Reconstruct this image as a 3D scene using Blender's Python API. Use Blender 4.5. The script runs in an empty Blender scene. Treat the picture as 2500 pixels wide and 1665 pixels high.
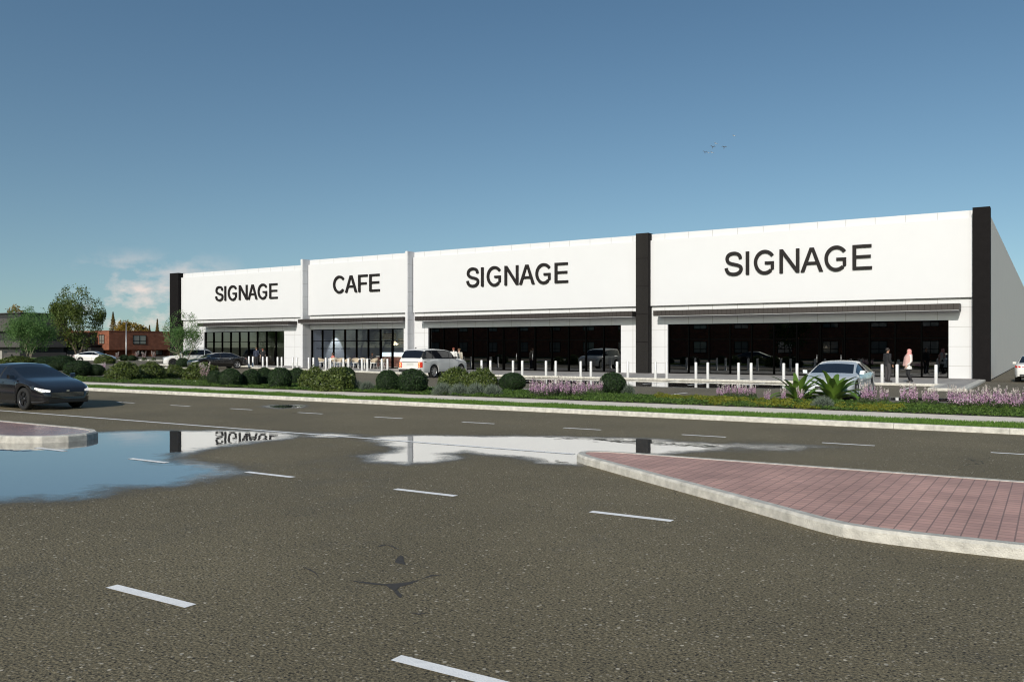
import bpy, bmesh, math, random
import numpy as np
from mathutils import Vector, Matrix, noise as mnoise

random.seed(7)
rng = np.random.default_rng(7)
R = math.radians
PI = math.pi

# ----------------------------------------------------------------------------- camera, sky, sun, exposure
scn = bpy.context.scene
COL = scn.collection
EYE = 1.95                      # camera height above the road
HEAD = R(32.3)                  # the view is turned this far left of the building's depth axis (+Y)
FPX, CPX, HPX = 2086.0, 1250.0, 847.0
cam_d = bpy.data.cameras.new('camera')
cam = bpy.data.objects.new('camera', cam_d)
COL.objects.link(cam)
cam.location = (0, 0, EYE)
cam.rotation_euler = (R(90), 0, HEAD)
cam_d.sensor_width = 36
cam_d.lens = 36 * FPX / 2500
cam_d.shift_y = 14.5 / 2500
cam_d.clip_start = 0.05
cam_d.clip_end = 4000
scn.camera = cam

SUN_EL = 26.0
SUN_DIR = Vector((math.sin(R(8)) * math.cos(R(SUN_EL)), -math.cos(R(8)) * math.cos(R(SUN_EL)), math.sin(R(SUN_EL))))
sun_d = bpy.data.lights.new('sun', 'SUN')
sun_d.energy = 3.4
sun_d.angle = R(0.5)
sun_d.color = (1.0, 0.935, 0.84)
sun = bpy.data.objects.new('sun', sun_d)
COL.objects.link(sun)
sun.location = (0, -40, 60)
sun.rotation_euler = SUN_DIR.to_track_quat('Z', 'Y').to_euler()

world = bpy.data.worlds.new('World')
scn.world = world
world.use_nodes = True
wn, wl = world.node_tree.nodes, world.node_tree.links
wn.clear()
w_out = wn.new('ShaderNodeOutputWorld')
w_bg = wn.new('ShaderNodeBackground')
w_bg.inputs['Strength'].default_value = 0.12
sky = wn.new('ShaderNodeTexSky')
sky.sky_type = 'NISHITA'
sky.sun_disc = False
sky.sun_elevation = R(SUN_EL)
sky.sun_rotation = R(178)
sky.altitude = 0
sky.air_density = 1.0
sky.dust_density = 2.0
sky.ozone_density = 1.6
# a bank of thin evening cloud low in the west, fixed in the world by direction
tc = wn.new('ShaderNodeTexCoord')
mp = wn.new('ShaderNodeMapping')
mp.inputs['Scale'].default_value = (9.0, 9.0, 17.0)
nz = wn.new('ShaderNodeTexNoise')
nz.inputs['Scale'].default_value = 2.3
nz.inputs['Detail'].default_value = 7
nz.inputs['Roughness'].default_value = 0.58
rp = wn.new('ShaderNodeValToRGB')
rp.color_ramp.elements[0].position = 0.44
rp.color_ramp.elements[1].position = 0.64
sep = wn.new('ShaderNodeSeparateXYZ')
lo = wn.new('ShaderNodeMapRange')          # fades out above about eight degrees
lo.inputs['From Min'].default_value = 0.055
lo.inputs['From Max'].default_value = 0.108
lo.inputs['To Min'].default_value = 1.0
lo.inputs['To Max'].default_value = 0.0
dt = wn.new('ShaderNodeVectorMath'); dt.operation = 'DOT_PRODUCT'
cdir = Vector((-0.884, 0.624, 0.06)).normalized()
dt.inputs[1].default_value = cdir
az = wn.new('ShaderNodeMapRange')
az.inputs['From Min'].default_value = 0.9952
az.inputs['From Max'].default_value = 0.9990
m1 = wn.new('ShaderNodeMath'); m1.operation = 'MULTIPLY'
m2 = wn.new('ShaderNodeMath'); m2.operation = 'MULTIPLY'
m3 = wn.new('ShaderNodeMath'); m3.operation = 'MULTIPLY'; m3.inputs[1].default_value = 0.85
mixc = wn.new('ShaderNodeMixRGB')
mixc.inputs[2].default_value = (6.6, 5.5, 5.0, 1)
tint = wn.new('ShaderNodeMixRGB'); tint.blend_type = 'MULTIPLY'
tint.inputs[0].default_value = 1.0
tint.inputs[2].default_value = (0.765, 0.885, 0.835, 1)
L = wl.new
L(tc.outputs['Generated'], mp.inputs['Vector']); L(mp.outputs[0], nz.inputs['Vector'])
L(nz.outputs['Fac'], rp.inputs[0]); L(tc.outputs['Generated'], sep.inputs[0])
L(sep.outputs['Z'], lo.inputs['Value']); L(tc.outputs['Generated'], dt.inputs[0])
L(dt.outputs['Value'], az.inputs['Value']); L(rp.outputs[0], m1.inputs[0]); L(lo.outputs[0], m1.inputs[1])
L(m1.outputs[0], m2.inputs[0]); L(az.outputs[0], m2.inputs[1]); L(m2.outputs[0], m3.inputs[0])
vsep = wn.new('ShaderNodeSeparateXYZ'); vcmb = wn.new('ShaderNodeCombineXYZ')
vz = wn.new('ShaderNodeMath'); vz.operation = 'MULTIPLY_ADD'; vz.inputs[1].default_value = 1.4; vz.inputs[2].default_value = 0.07
L(tc.outputs['Generated'], vsep.inputs[0]); L(vsep.outputs['Z'], vz.inputs[0])
L(vsep.outputs['X'], vcmb.inputs[0]); L(vsep.outputs['Y'], vcmb.inputs[1]); L(vz.outputs[0], vcmb.inputs[2])
L(vcmb.outputs[0], sky.inputs['Vector'])
tr = wn.new('ShaderNodeValToRGB')          # the air's own colour from horizon to zenith
tr.color_ramp.elements[0].position = 0.02; tr.color_ramp.elements[0].color = (0.84, 0.905, 0.78, 1)
tr.color_ramp.elements[1].position = 0.38; tr.color_ramp.elements[1].color = (0.705, 0.885, 0.875, 1)
L(vsep.outputs['Z'], tr.inputs[0]); L(tr.outputs[0], tint.inputs[2])
L(sky.outputs[0], tint.inputs[1]); L(tint.outputs[0], mixc.inputs[1]); L(m3.outputs[0], mixc.inputs[0])
L(mixc.outputs[0], w_bg.inputs['Color']); L(w_bg.outputs[0], w_out.inputs['Surface'])

vs = scn.view_settings
vs.view_transform = 'Standard'
vs.look = 'None'
vs.exposure = 0.25
vs.gamma = 1.0
vs.use_curve_mapping = False
scn.render.engine = 'CYCLES'
scn.cycles.use_denoising = True
scn.cycles.filter_width = 1.15
scn.cycles.sample_clamp_indirect = 4.0
scn.cycles.max_bounces = 6
scn.cycles.transparent_max_bounces = 8
scn.cycles.caustics_reflective = False
scn.cycles.caustics_refractive = False

# ----------------------------------------------------------------------------- helpers
_s, _c = math.sin(HEAD), math.cos(HEAD)
def at(u, v, z=0.0):
    """ground point (at height z) seen at photo pixel u, v -> x, y, distance"""
    t = FPX * (EYE - z) / (v - HPX)
    k = (u - CPX) / FPX
    return (-_s + k * _c) * t, (_c + k * _s) * t, t

def at_t(u, t):
    k = (u - CPX) / FPX
    return (-_s + k * _c) * t, (_c + k * _s) * t

ORD = ['zeroth', 'first', 'second', 'third', 'fourth', 'fifth', 'sixth', 'seventh', 'eighth', 'ninth', 'tenth', 'eleventh',
       'twelfth', 'thirteenth', 'fourteenth', 'fifteenth', 'sixteenth', 'seventeenth', 'eighteenth', 'nineteenth', 'twentieth',
       'twenty-first', 'twenty-second', 'twenty-third', 'twenty-fourth', 'twenty-fifth', 'twenty-sixth']

def tag(o, label=None, cat=None, group=None, kind=None):
    if label: o['label'] = label
    if cat: o['category'] = cat
    if group: o['group'] = group
    if kind: o['kind'] = kind
    return o

def empty(name, loc=(0, 0, 0), rz=0.0, label=None, cat=None, group=None):
    o = bpy.data.objects.new(name, None)
    COL.objects.link(o)
    o.location = loc
    o.rotation_euler = (0, 0, rz)
    o.empty_display_size = 0.2
    return tag(o, label, cat, group)

def link(name, me, parent=None, loc=None):
    o = bpy.data.objects.new(name, me)
    COL.objects.link(o)
    if parent is not None: o.parent = parent
    if loc is not None: o.location = loc
    return o

def copy_tree(o, parent=None):
    c = o.copy()
    COL.objects.link(c)
    if parent is not None: c.parent = parent
    for ch in list(o.children):
        copy_tree(ch, c)
    return c

def mesh_np(name, V, F, mats, mi=None, smooth=False):
    """V n x 3; F m x k (all faces with the same number of corners)"""
    V = np.asarray(V, dtype=np.float32); F = np.asarray(F, dtype=np.int32)
    me = bpy.data.meshes.new(name)
    k = F.shape[1]
    me.vertices.add(len(V)); me.vertices.foreach_set('co', V.ravel())
    me.loops.add(F.size); me.loops.foreach_set('vertex_index', F.ravel())
    me.polygons.add(len(F))
    me.polygons.foreach_set('loop_start', np.arange(0, F.size, k, dtype=np.int32))
    if mi is not None: me.polygons.foreach_set('material_index', np.asarray(mi, dtype=np.int32))
    me.polygons.foreach_set('use_smooth', np.full(len(F), smooth))
    for m in mats: me.materials.append(m)
    me.update(calc_edges=True)
    me.validate()
    return me

class MB:
    """collects boxes, prisms and tubes into one mesh"""
    def __init__(s): s.v = []; s.f = []; s.m = []; s.sm = []
    def add(s, vs_, fs_, m=0, smooth=False):
        b = len(s.v); s.v.extend([tuple(p) for p in vs_])
        for f in fs_:
            s.f.append([i + b for i in f]); s.m.append(m); s.sm.append(smooth)
        return s
    def box(s, x0, x1, y0, y1, z0, z1, m=0):
        v = [(x0, y0, z0), (x1, y0, z0), (x1, y1, z0), (x0, y1, z0), (x0, y0, z1), (x1, y0, z1), (x1, y1, z1), (x0, y1, z1)]
        return s.add(v, [(0, 3, 2, 1), (4, 5, 6, 7), (0, 1, 5, 4), (1, 2, 6, 5), (2, 3, 7, 6), (3, 0, 4, 7)], m)
    def prism(s, poly, z0, z1, m=0):
        n = len(poly)
        v = [(p[0], p[1], z0) for p in poly] + [(p[0], p[1], z1) for p in poly]
        f = [list(range(n))[::-1], list(range(n, 2 * n))] + [(i, (i + 1) % n, n + (i + 1) % n, n + i) for i in range(n)]
        return s.add(v, f, m)
    def slab_xz(s, poly, y0, y1, m=0):
        """polygon in (x, z), counter-clockwise seen from -Y, extruded from y0 (front) to y1"""
        n = len(poly)
        v = [(p[0], y0, p[1]) for p in poly] + [(p[0], y1, p[1]) for p in poly]
        f = [list(range(n)), list(range(n, 2 * n))[::-1]] + [(i, n + i, n + (i + 1) % n, (i + 1) % n) for i in range(n)]
        return s.add(v, f, m)
    def tube(s, pts, rad, n=8, m=0, cap=True, smooth=True):
        pts = [Vector(p) for p in pts]
        if not hasattr(rad, '__len__'): rad = [rad] * len(pts)
        vv = []; ff = []
        up = None
        for i, p in enumerate(pts):
            a = pts[min(i + 1, len(pts) - 1)] - pts[max(i - 1, 0)]
            a = a.normalized() if a.length > 1e-9 else Vector((0, 0, 1))
            if up is None: up = a.orthogonal().normalized()
            u = (up - a * up.dot(a))
            u = u.normalized() if u.length > 1e-6 else a.orthogonal().normalized()
            up = u; w = a.cross(u)
            for j in range(n):
                t = 2 * PI * j / n
                vv.append(p + (u * math.cos(t) + w * math.sin(t)) * rad[i])
        for i in range(len(pts) - 1):
            for j in range(n):
                ff.append((i * n + j, i * n + (j + 1) % n, (i + 1) * n + (j + 1) % n, (i + 1) * n + j))
        s.add(vv, ff, m, smooth)
        if cap:
            b = len(s.v) - len(vv)
            s.f.append([b + j for j in range(n)][::-1]); s.m.append(m); s.sm.append(False)
            k = b + (len(pts) - 1) * n
            s.f.append([k + j for j in range(n)]); s.m.append(m); s.sm.append(False)
        return s
    def lathe(s, prof, n=24, m=0, axis='z', smooth=True):
        """prof: list of (r, h)"""
        vv = []; ff = []
        for r, h in prof:
            for j in range(n):
                t = 2 * PI * j / n
                if axis == 'z': vv.append((r * math.cos(t), r * math.sin(t), h))
                else: vv.append((r * math.cos(t), h, r * math.sin(t)))
        for i in range(len(prof) - 1):
            for j in range(n):
                q = (i * n + j, i * n + (j + 1) % n, (i + 1) * n + (j + 1) % n, (i + 1) * n + j)
                ff.append(q if axis == 'z' else q[::-1])
        return s.add(vv, ff, m, smooth)
    def mesh(s, name, mats):
        me = bpy.data.meshes.new(name)
        me.from_pydata(s.v, [], s.f)
        for m in (mats if isinstance(mats, (list, tuple)) else [mats]): me.materials.append(m)
        me.polygons.foreach_set('material_index', s.m)
        me.polygons.foreach_set('use_smooth', s.sm)
        me.update()
        return me
    def build(s, name, mats, parent=None):
        return link(name, s.mesh(name, mats), parent)

def smart_smooth(me, deg=35):
    me.polygons.foreach_set('use_smooth', np.full(len(me.polygons), True))
    try: me.set_sharp_from_angle(angle=R(deg))
    except Exception: pass

# ----------------------------------------------------------------------------- materials
def new_mat(name):
    m = bpy.data.materials.new(name); m.use_nodes = True
    n = m.node_tree.nodes; l = m.node_tree.links
    return m, n, l, n['Principled BSDF']

def basic(name, col, rough=0.6, metal=0.0, spec=0.5, var=0.0, vscale=3.0, bump=0.0, bscale=40.0, coat=0.0, island=0.0, emit=None, es=0.0, trans=0.0):
    m, n, l, p = new_mat(name)
    p.inputs['Base Color'].default_value = (*col, 1)
    p.inputs['Roughness'].default_value = rough
    p.inputs['Metallic'].default_value = metal
    p.inputs['Specular IOR Level'].default_value = spec
    if coat:
        p.inputs['Coat Weight'].default_value = coat; p.inputs['Coat Roughness'].default_value = 0.04
    if emit:
        p.inputs['Emission Color'].default_value = (*emit, 1); p.inputs['Emission Strength'].default_value = es
    src = None
    tcn = n.new('ShaderNodeTexCoord')
    if var:
        nt = n.new('ShaderNodeTexNoise'); nt.inputs['Scale'].default_value = vscale; nt.inputs['Detail'].default_value = 6
        nt.inputs['Roughness'].default_value = 0.6
        l.new(tcn.outputs['Object'], nt.inputs['Vector'])
        mr = n.new('ShaderNodeMapRange'); mr.inputs['From Min'].default_value = 0.3; mr.inputs['From Max'].default_value = 0.7
        mr.inputs['To Min'].default_value = 1 - var; mr.inputs['To Max'].default_value = 1 + var
        l.new(nt.outputs['Fac'], mr.inputs['Value']); src = mr.outputs[0]
    if island:
        g = n.new('ShaderNodeNewGeometry')
        mr2 = n.new('ShaderNodeMapRange'); mr2.inputs['To Min'].default_value = 1 - island; mr2.inputs['To Max'].default_value = 1 + island
        l.new(g.outputs['Random Per Island'], mr2.inputs['Value'])
        if src:
            mm = n.new('ShaderNodeMath'); mm.operation = 'MULTIPLY'; l.new(src, mm.inputs[0]); l.new(mr2.outputs[0], mm.inputs[1]); src = mm.outputs[0]
        else: src = mr2.outputs[0]
    if src:
        vm = n.new('ShaderNodeVectorMath'); vm.operation = 'SCALE'
        vm.inputs[0].default_value = col; l.new(src, vm.inputs['Scale']); l.new(vm.outputs[0], p.inputs['Base Color'])
    if bump:
        nb = n.new('ShaderNodeTexNoise'); nb.inputs['Scale'].default_value = bscale; nb.inputs['Detail'].default_value = 5
        l.new(tcn.outputs['Object'], nb.inputs['Vector'])
        bp = n.new('ShaderNodeBump'); bp.inputs['Strength'].default_value = bump; bp.inputs['Distance'].default_value = 0.02
        l.new(nb.outputs['Fac'], bp.inputs['Height']); l.new(bp.outputs[0], p.inputs['Normal'])
    return m

def leaf_mat(name, c0, c1, rough=0.5, trans=0.25, spec=0.3):
    """two leaf greens picked per leaf, some light passing through the blades"""
    m, n, l, p = new_mat(name)
    g = n.new('ShaderNodeNewGeometry')
    rampn = n.new('ShaderNodeValToRGB')
    rampn.color_ramp.elements[0].color = (*c0, 1); rampn.color_ramp.elements[1].color = (*c1, 1)
    l.new(g.outputs['Random Per Island'], rampn.inputs[0])
    l.new(rampn.outputs[0], p.inputs['Base Color'])
    p.inputs['Roughness'].default_value = rough
    p.inputs['Specular IOR Level'].default_value = spec
    tr = n.new('ShaderNodeBsdfTranslucent'); l.new(rampn.outputs[0], tr.inputs['Color'])
    mx = n.new('ShaderNodeMixShader'); mx.inputs[0].default_value = trans
    l.new(p.outputs[0], mx.inputs[1]); l.new(tr.outputs[0], mx.inputs[2])
    l.new(mx.outputs[0], n['Material Output'].inputs['Surface'])
    return m

def asphalt(name, base=(0.163, 0.137, 0.086)):
    """asphalt with pale and dark stones; the mesh attribute 'wet' says where water stands"""
    m, n, l, p = new_mat(name)
    tcn = n.new('ShaderNodeTexCoord')
    def noise_(scale, det=4, rough=0.55):
        t = n.new('ShaderNodeTexNoise'); t.inputs['Scale'].default_value = scale; t.inputs['Detail'].default_value = det
        t.inputs['Roughness'].default_value = rough; l.new(tcn.outputs['Object'], t.inputs['Vector']); return t
    def mth(op, a, b=None, clamp=False):
        q = n.new('ShaderNodeMath'); q.operation = op; q.use_clamp = clamp
        for i, x in enumerate((a, b)):
            if x is None: continue
            if isinstance(x, (int, float)): q.inputs[i].default_value = x
            else: l.new(x, q.inputs[i])
        return q.outputs[0]
    def mr(v, a, b, c, d):
        q = n.new('ShaderNodeMapRange'); l.new(v, q.inputs['Value'])
        for k_, x in zip(('From Min', 'From Max', 'To Min', 'To Max'), (a, b, c, d)): q.inputs[k_].default_value = x
        return q.outputs[0]
    def mixrgb(fac, a, b):
        q = n.new('ShaderNodeMixRGB')
        for i, x in enumerate((fac, a, b)):
            if isinstance(x, (int, float)): q.inputs[i].default_value = x
            elif isinstance(x, tuple): q.inputs[i].default_value = (*x, 1)
            else: l.new(x, q.inputs[i])
        return q.outputs[0]
    big = noise_(0.35, 5).outputs['Fac']
    fine = noise_(48, 3, 0.8).outputs['Fac']
    vor = n.new('ShaderNodeTexVoronoi'); vor.inputs['Scale'].default_value = 42; l.new(tcn.outputs['Object'], vor.inputs['Vector'])
    vor2 = n.new('ShaderNodeTexVoronoi'); vor2.inputs['Scale'].default_value = 22; l.new(tcn.outputs['Object'], vor2.inputs['Vector'])
    bright = mth('MULTIPLY', mr(big, 0.3, 0.7, 0.84, 1.13), mr(fine, 0.33, 0.67, 0.12, 1.88))
    vm = n.new('ShaderNodeVectorMath'); vm.operation = 'SCALE'; vm.inputs[0].default_value = base; l.new(bright, vm.inputs['Scale'])
    sepc = n.new('ShaderNodeSeparateColor'); l.new(vor.outputs['Color'], sepc.inputs[0])
    sepc2 = n.new('ShaderNodeSeparateColor'); l.new(vor2.outputs['Color'], sepc2.inputs[0])
    pale = mth('MULTIPLY', mth('GREATER_THAN', sepc.outputs[0], 0.90), mr(vor.outputs['Distance'], 0.30, 0.45, 1, 0), True)
    dark = mth('MULTIPLY', mth('LESS_THAN', sepc.outputs[0], 0.20), mr(vor.outputs['Distance'], 0.30, 0.45, 1, 0), True)
    pale2 = mth('MULTIPLY', mth('GREATER_THAN', sepc2.outputs[0], 0.955), mr(vor2.outputs['Distance'], 0.22, 0.34, 1, 0), True)
    c = mixrgb(mth('MULTIPLY', pale, 0.75), vm.outputs[0], (0.42, 0.37, 0.29))
    c = mixrgb(mth('MULTIPLY', dark, 0.9), c, (0.022, 0.020, 0.018))
    c = mixrgb(mth('MULTIPLY', pale2, 0.75), c, (0.62, 0.56, 0.45))
    # hairline cracks, broken up by a noise
    dn = noise_(0.9, 4); dv = n.new('ShaderNodeVectorMath'); dv.operation = 'MULTIPLY_ADD'; dv.inputs[1].default_value = (1.6, 1.6, 0); l.new(dn.outputs['Color'], dv.inputs[0]); l.new(tcn.outputs['Object'], dv.inputs[2])
    vc = n.new('ShaderNodeTexVoronoi'); vc.feature = 'DISTANCE_TO_EDGE'; vc.inputs['Scale'].default_value = 0.16; l.new(dv.outputs[0], vc.inputs['Vector'])
    crack = mth('MULTIPLY', mr(vc.outputs['Distance'], 0.0006, 0.0022, 1, 0), mr(noise_(0.22, 2).outputs['Fac'], 0.48, 0.60, 0, 0.8), True)
    c = mixrgb(crack, c, (0.02, 0.018, 0.016))
    at_ = n.new('ShaderNodeAttribute'); at_.attribute_name = 'wet'
    wn1 = noise_(1.1, 9, 0.70).outputs['Fac']
    wsum = mth('ADD', at_.outputs['Fac'], mr(wn1, 0.3, 0.7, -0.30, 0.26))
    wet = mr(wsum, 0.38, 0.88, 0, 1)
    damp = mr(wsum, 0.05, 0.5, 0, 1)
    c = mixrgb(mth('MULTIPLY', damp, 0.35), c, (0.045, 0.042, 0.04))
    c = mixrgb(mth('MULTIPLY', wet, 0.6), c, (0.030, 0.029, 0.028))
    l.new(c, p.inputs['Base Color'])
    l.new(mth('SUBTRACT', mr(fine, 0.3, 0.7, 0.72, 0.9), mth('MULTIPLY', damp, 0.22)), p.inputs['Roughness'])
    p.inputs['Specular IOR Level'].default_value = 0.25
    bp = n.new('ShaderNodeBump'); bp.inputs['Distance'].default_value = 0.008
    l.new(mth('SUBTRACT', 0.7, mth('MULTIPLY', wet, 0.7)), bp.inputs['Strength'])
    hsum = mth('ADD', mth('MULTIPLY', fine, 1.0), mth('MULTIPLY', vor.outputs['Distance'], -0.8))
    l.new(hsum, bp.inputs['Height']); l.new(bp.outputs[0], p.inputs['Normal'])
    # standing water: a mirror film whose strength follows the view angle
    gl = n.new('ShaderNodeBsdfGlossy'); gl.inputs['Color'].default_value = (0.98, 0.98, 0.98, 1)
    l.new(mr(wet, 0, 1, 0.30, 0.0), gl.inputs['Roughness'])
    rip = noise_(3.2, 2, 0.4)
    bw = n.new('ShaderNodeBump'); bw.inputs['Strength'].default_value = 0.05; bw.inputs['Distance'].default_value = 0.012
    l.new(rip.outputs['Fac'], bw.inputs['Height']); l.new(bw.outputs[0], gl.inputs['Normal'])
    fr = n.new('ShaderNodeFresnel'); fr.inputs['IOR'].default_value = 3.4
    fac = mth('MULTIPLY', mth('POWER', fr.outputs[0], 0.5), wet, True)
    mx = n.new('ShaderNodeMixShader'); l.new(fac, mx.inputs[0]); l.new(p.outputs[0], mx.inputs[1]); l.new(gl.outputs[0], mx.inputs[2])
    l.new(mx.outputs[0], n['Material Output'].inputs['Surface'])
    return m

def brick(name, c1, c2, mortar, bw, rh, ms=0.01, off=0.5, rough=0.8, vec='Object', rot=None, bump=0.3, wetattr=False):
    m, n, l, p = new_mat(name)
    tcn = n.new('ShaderNodeTexCoord'); bt = n.new('ShaderNodeTexBrick')
    bt.inputs['Color1'].default_value = (*c1, 1); bt.inputs['Color2'].default_value = (*c2, 1); bt.inputs['Mortar'].default_value = (*mortar, 1)
    bt.inputs['Scale'].default_value = 1.0; bt.inputs['Brick Width'].default_value = bw; bt.inputs['Row Height'].default_value = rh
    bt.inputs['Mortar Size'].default_value = ms; bt.offset = off
    v = tcn.outputs[vec]
    if rot == 'wall':      # x+y runs along, z up
        sx = n.new('ShaderNodeSeparateXYZ'); l.new(v, sx.inputs[0])
        ad = n.new('ShaderNodeMath'); l.new(sx.outputs[0], ad.inputs[0]); l.new(sx.outputs[1], ad.inputs[1])
        cx_ = n.new('ShaderNodeCombineXYZ'); l.new(ad.outputs[0], cx_.inputs[0]); l.new(sx.outputs[2], cx_.inputs[1]); v = cx_.outputs[0]
    l.new(v, bt.inputs['Vector'])
    nt = n.new('ShaderNodeTexNoise'); nt.inputs['Scale'].default_value = 1.1; nt.inputs['Detail'].default_value = 6; l.new(tcn.outputs[vec], nt.inputs['Vector'])
    mr = n.new('ShaderNodeMapRange'); mr.inputs['From Min'].default_value = 0.3; mr.inputs['From Max'].default_value = 0.7
    mr.inputs['To Min'].default_value = 0.76; mr.inputs['To Max'].default_value = 1.14; l.new(nt.outputs['Fac'], mr.inputs['Value'])
    vm = n.new('ShaderNodeVectorMath'); vm.operation = 'SCALE'; l.new(bt.outputs['Color'], vm.inputs[0]); l.new(mr.outputs[0], vm.inputs['Scale'])
    l.new(vm.outputs[0], p.inputs['Base Color'])
    p.inputs['Roughness'].default_value = rough
    p.inputs['Specular IOR Level'].default_value = 0.3
    bp = n.new('ShaderNodeBump'); bp.inputs['Strength'].default_value = bump; bp.inputs['Distance'].default_value = 0.006; bp.invert = True
    l.new(bt.outputs['Fac'], bp.inputs['Height']); l.new(bp.outputs[0], p.inputs['Normal'])
    return m

def glass(name, tint_=(0.35, 0.38, 0.38), ior=1.6, refl=(1, 1, 1), power=1.0):
    m, n, l, p = new_mat(name)
    n.remove(p)
    tr = n.new('ShaderNodeBsdfTransparent'); tr.inputs['Color'].default_value = (*tint_, 1)
    gl = n.new('ShaderNodeBsdfGlossy'); gl.inputs['Roughness'].default_value = 0.0; gl.inputs['Color'].default_value = (*refl, 1)
    fr = n.new('ShaderNodeFresnel'); fr.inputs['IOR'].default_value = ior
    mx = n.new('ShaderNodeMixShader'); l.new(fr.outputs[0], mx.inputs[0]); l.new(tr.outputs[0], mx.inputs[1]); l.new(gl.outputs[0], mx.inputs[2])
    l.new(mx.outputs[0], n['Material Output'].inputs['Surface'])
    return m

def perforated(name):
    """dark perforated metal screen: a fine grid of small openings"""
    m, n, l, p = new_mat(name)
    tcn = n.new('ShaderNodeTexCoord')
    sx = n.new('ShaderNodeSeparateXYZ'); l.new(tcn.outputs['Object'], sx.inputs[0])
    ad = n.new('ShaderNodeMath'); l.new(sx.outputs[0], ad.inputs[0]); l.new(sx.outputs[1], ad.inputs[1])
    cx_ = n.new('ShaderNodeCombineXYZ'); l.new(ad.outputs[0], cx_.inputs[0]); l.new(sx.outputs[2], cx_.inputs[1])
    bt = n.new('ShaderNodeTexBrick'); bt.offset = 0
    bt.inputs['Color1'].default_value = (0.006, 0.0055, 0.0055, 1); bt.inputs['Color2'].default_value = (0.011, 0.010, 0.010, 1)
    bt.inputs['Mortar'].default_value = (0.035, 0.033, 0.032, 1); bt.inputs['Scale'].default_value = 1
    bt.inputs['Brick Width'].default_value = 0.07; bt.inputs['Row Height'].default_value = 0.07; bt.inputs['Mortar Size'].default_value = 0.008
    l.new(cx_.outputs[0], bt.inputs['Vector']); l.new(bt.outputs['Color'], p.inputs['Base Color'])
    p.inputs['Roughness'].default_value = 0.7; p.inputs['Specular IOR Level'].default_value = 0.08
    return m

M = {}
M['asphalt'] = asphalt('asphalt')
M['asphalt_lot'] = asphalt('car park asphalt', (0.148, 0.128, 0.090))
M['line'] = basic('road paint', (0.93, 0.92, 0.91), 0.6, var=0.10, vscale=9, bump=0.2, bscale=90)
M['kerb'] = basic('kerb concrete', (0.53, 0.51, 0.462), 0.85, var=0.26, vscale=7, bump=0.7, bscale=60)
M['path'] = basic('footpath concrete', (0.76, 0.68, 0.585), 0.85, var=0.10, vscale=3, bump=0.3, bscale=50)
M['paving'] = brick('shop paving', (0.36, 0.34, 0.325), (0.31, 0.295, 0.285), (0.2, 0.19, 0.18), 1.2, 0.6, 0.008, 0.5, 0.7)
M['paver'] = brick('red pavers', (0.59, 0.345, 0.285), (0.49, 0.290, 0.245), (0.27, 0.17, 0.145), 0.150, 0.150, 0.0075, 0.0, 0.55, bump=0.5)
M['soil'] = basic('soil', (0.055, 0.045, 0.03), 0.95, var=0.3, vscale=4)
M['ground'] = basic('dry grass ground', (0.085, 0.095, 0.035), 0.95, var=0.35, vscale=0.3)
M['wall'] = basic('white panel', (0.60, 0.606, 0.628), 0.55, var=0.012, vscale=1.2, bump=0.12, bscale=30)
M['panel'] = basic('white render', (0.61, 0.616, 0.638), 0.6, var=0.012, vscale=0.8, bump=0.08, bscale=12)
M['side'] = basic('side wall render', (0.87, 0.80, 0.715), 0.7, var=0.02, vscale=0.6, bump=0.1, bscale=20)
M['joint'] = basic('panel joint', (0.30, 0.29, 0.28), 0.8)
M['dark'] = basic('dark cladding', (0.009, 0.008, 0.0085), 0.75, spec=0.08, var=0.15, vscale=3)
M['canopy'] = basic('canopy metal', (0.040, 0.034, 0.032), 0.5, spec=0.3, var=0.10, vscale=5, metal=0.2)
M['perf'] = perforated('perforated screen')
M['frame'] = basic('black aluminium', (0.002, 0.002, 0.002), 0.7, spec=0.0)
M['letter'] = basic('letter face', (0.014, 0.012, 0.012), 0.6, spec=0.15)
M['glass_dark'] = glass('dark shop glass', (0.05, 0.05, 0.05), 2.35)
M['glass_cafe'] = glass('cafe glass', (0.82, 0.86, 0.90), 1.8)
M['glass_one'] = glass('shop glass', (0.78, 0.74, 0.70), 2.3)
M['glass_win'] = glass('window glass', (0.12, 0.13, 0.13), 1.7)
M['inside'] = basic('interior wall', (0.42, 0.40, 0.37), 0.8, var=0.05)
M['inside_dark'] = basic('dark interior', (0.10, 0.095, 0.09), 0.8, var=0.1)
M['inside_floor'] = basic('interior floor', (0.30, 0.26, 0.22), 0.4, var=0.08)
M['roof'] = basic('roof sheet', (0.45, 0.44, 0.42), 0.6)
M['bollard'] = basic('white powder coat', (0.70, 0.69, 0.67), 0.35, metal=0.15, coat=0.3)
M['steel'] = basic('galvanised steel', (0.5, 0.5, 0.5), 0.4, metal=0.7)
M['redbrick'] = brick('red brick', (0.285, 0.095, 0.050), (0.21, 0.068, 0.038), (0.15, 0.085, 0.06), 0.62, 0.21, 0.022, 0.5, 0.85, rot='wall')
M['greyconc'] = basic('grey concrete', (0.060, 0.055, 0.054), 0.8, var=0.12, vscale=0.6)
M['darkconc'] = basic('dark recess', (0.02, 0.02, 0.02), 0.6)
M['lightconc'] = basic('pale concrete', (0.30, 0.28, 0.25), 0.85, var=0.1)
M['bark'] = basic('pale bark', (0.26, 0.22, 0.17), 0.9, var=0.3, vscale=6)
M['bark_dark'] = basic('dark bark', (0.10, 0.078, 0.055), 0.9, var=0.3, vscale=5)
M['leaf_light'] = leaf_mat('light leaves', (0.055, 0.130, 0.035), (0.15, 0.27, 0.080), trans=0.4)
M['leaf_tall'] = leaf_mat('olive leaves', (0.040, 0.072, 0.014), (0.135, 0.175, 0.038), trans=0.35)
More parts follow.
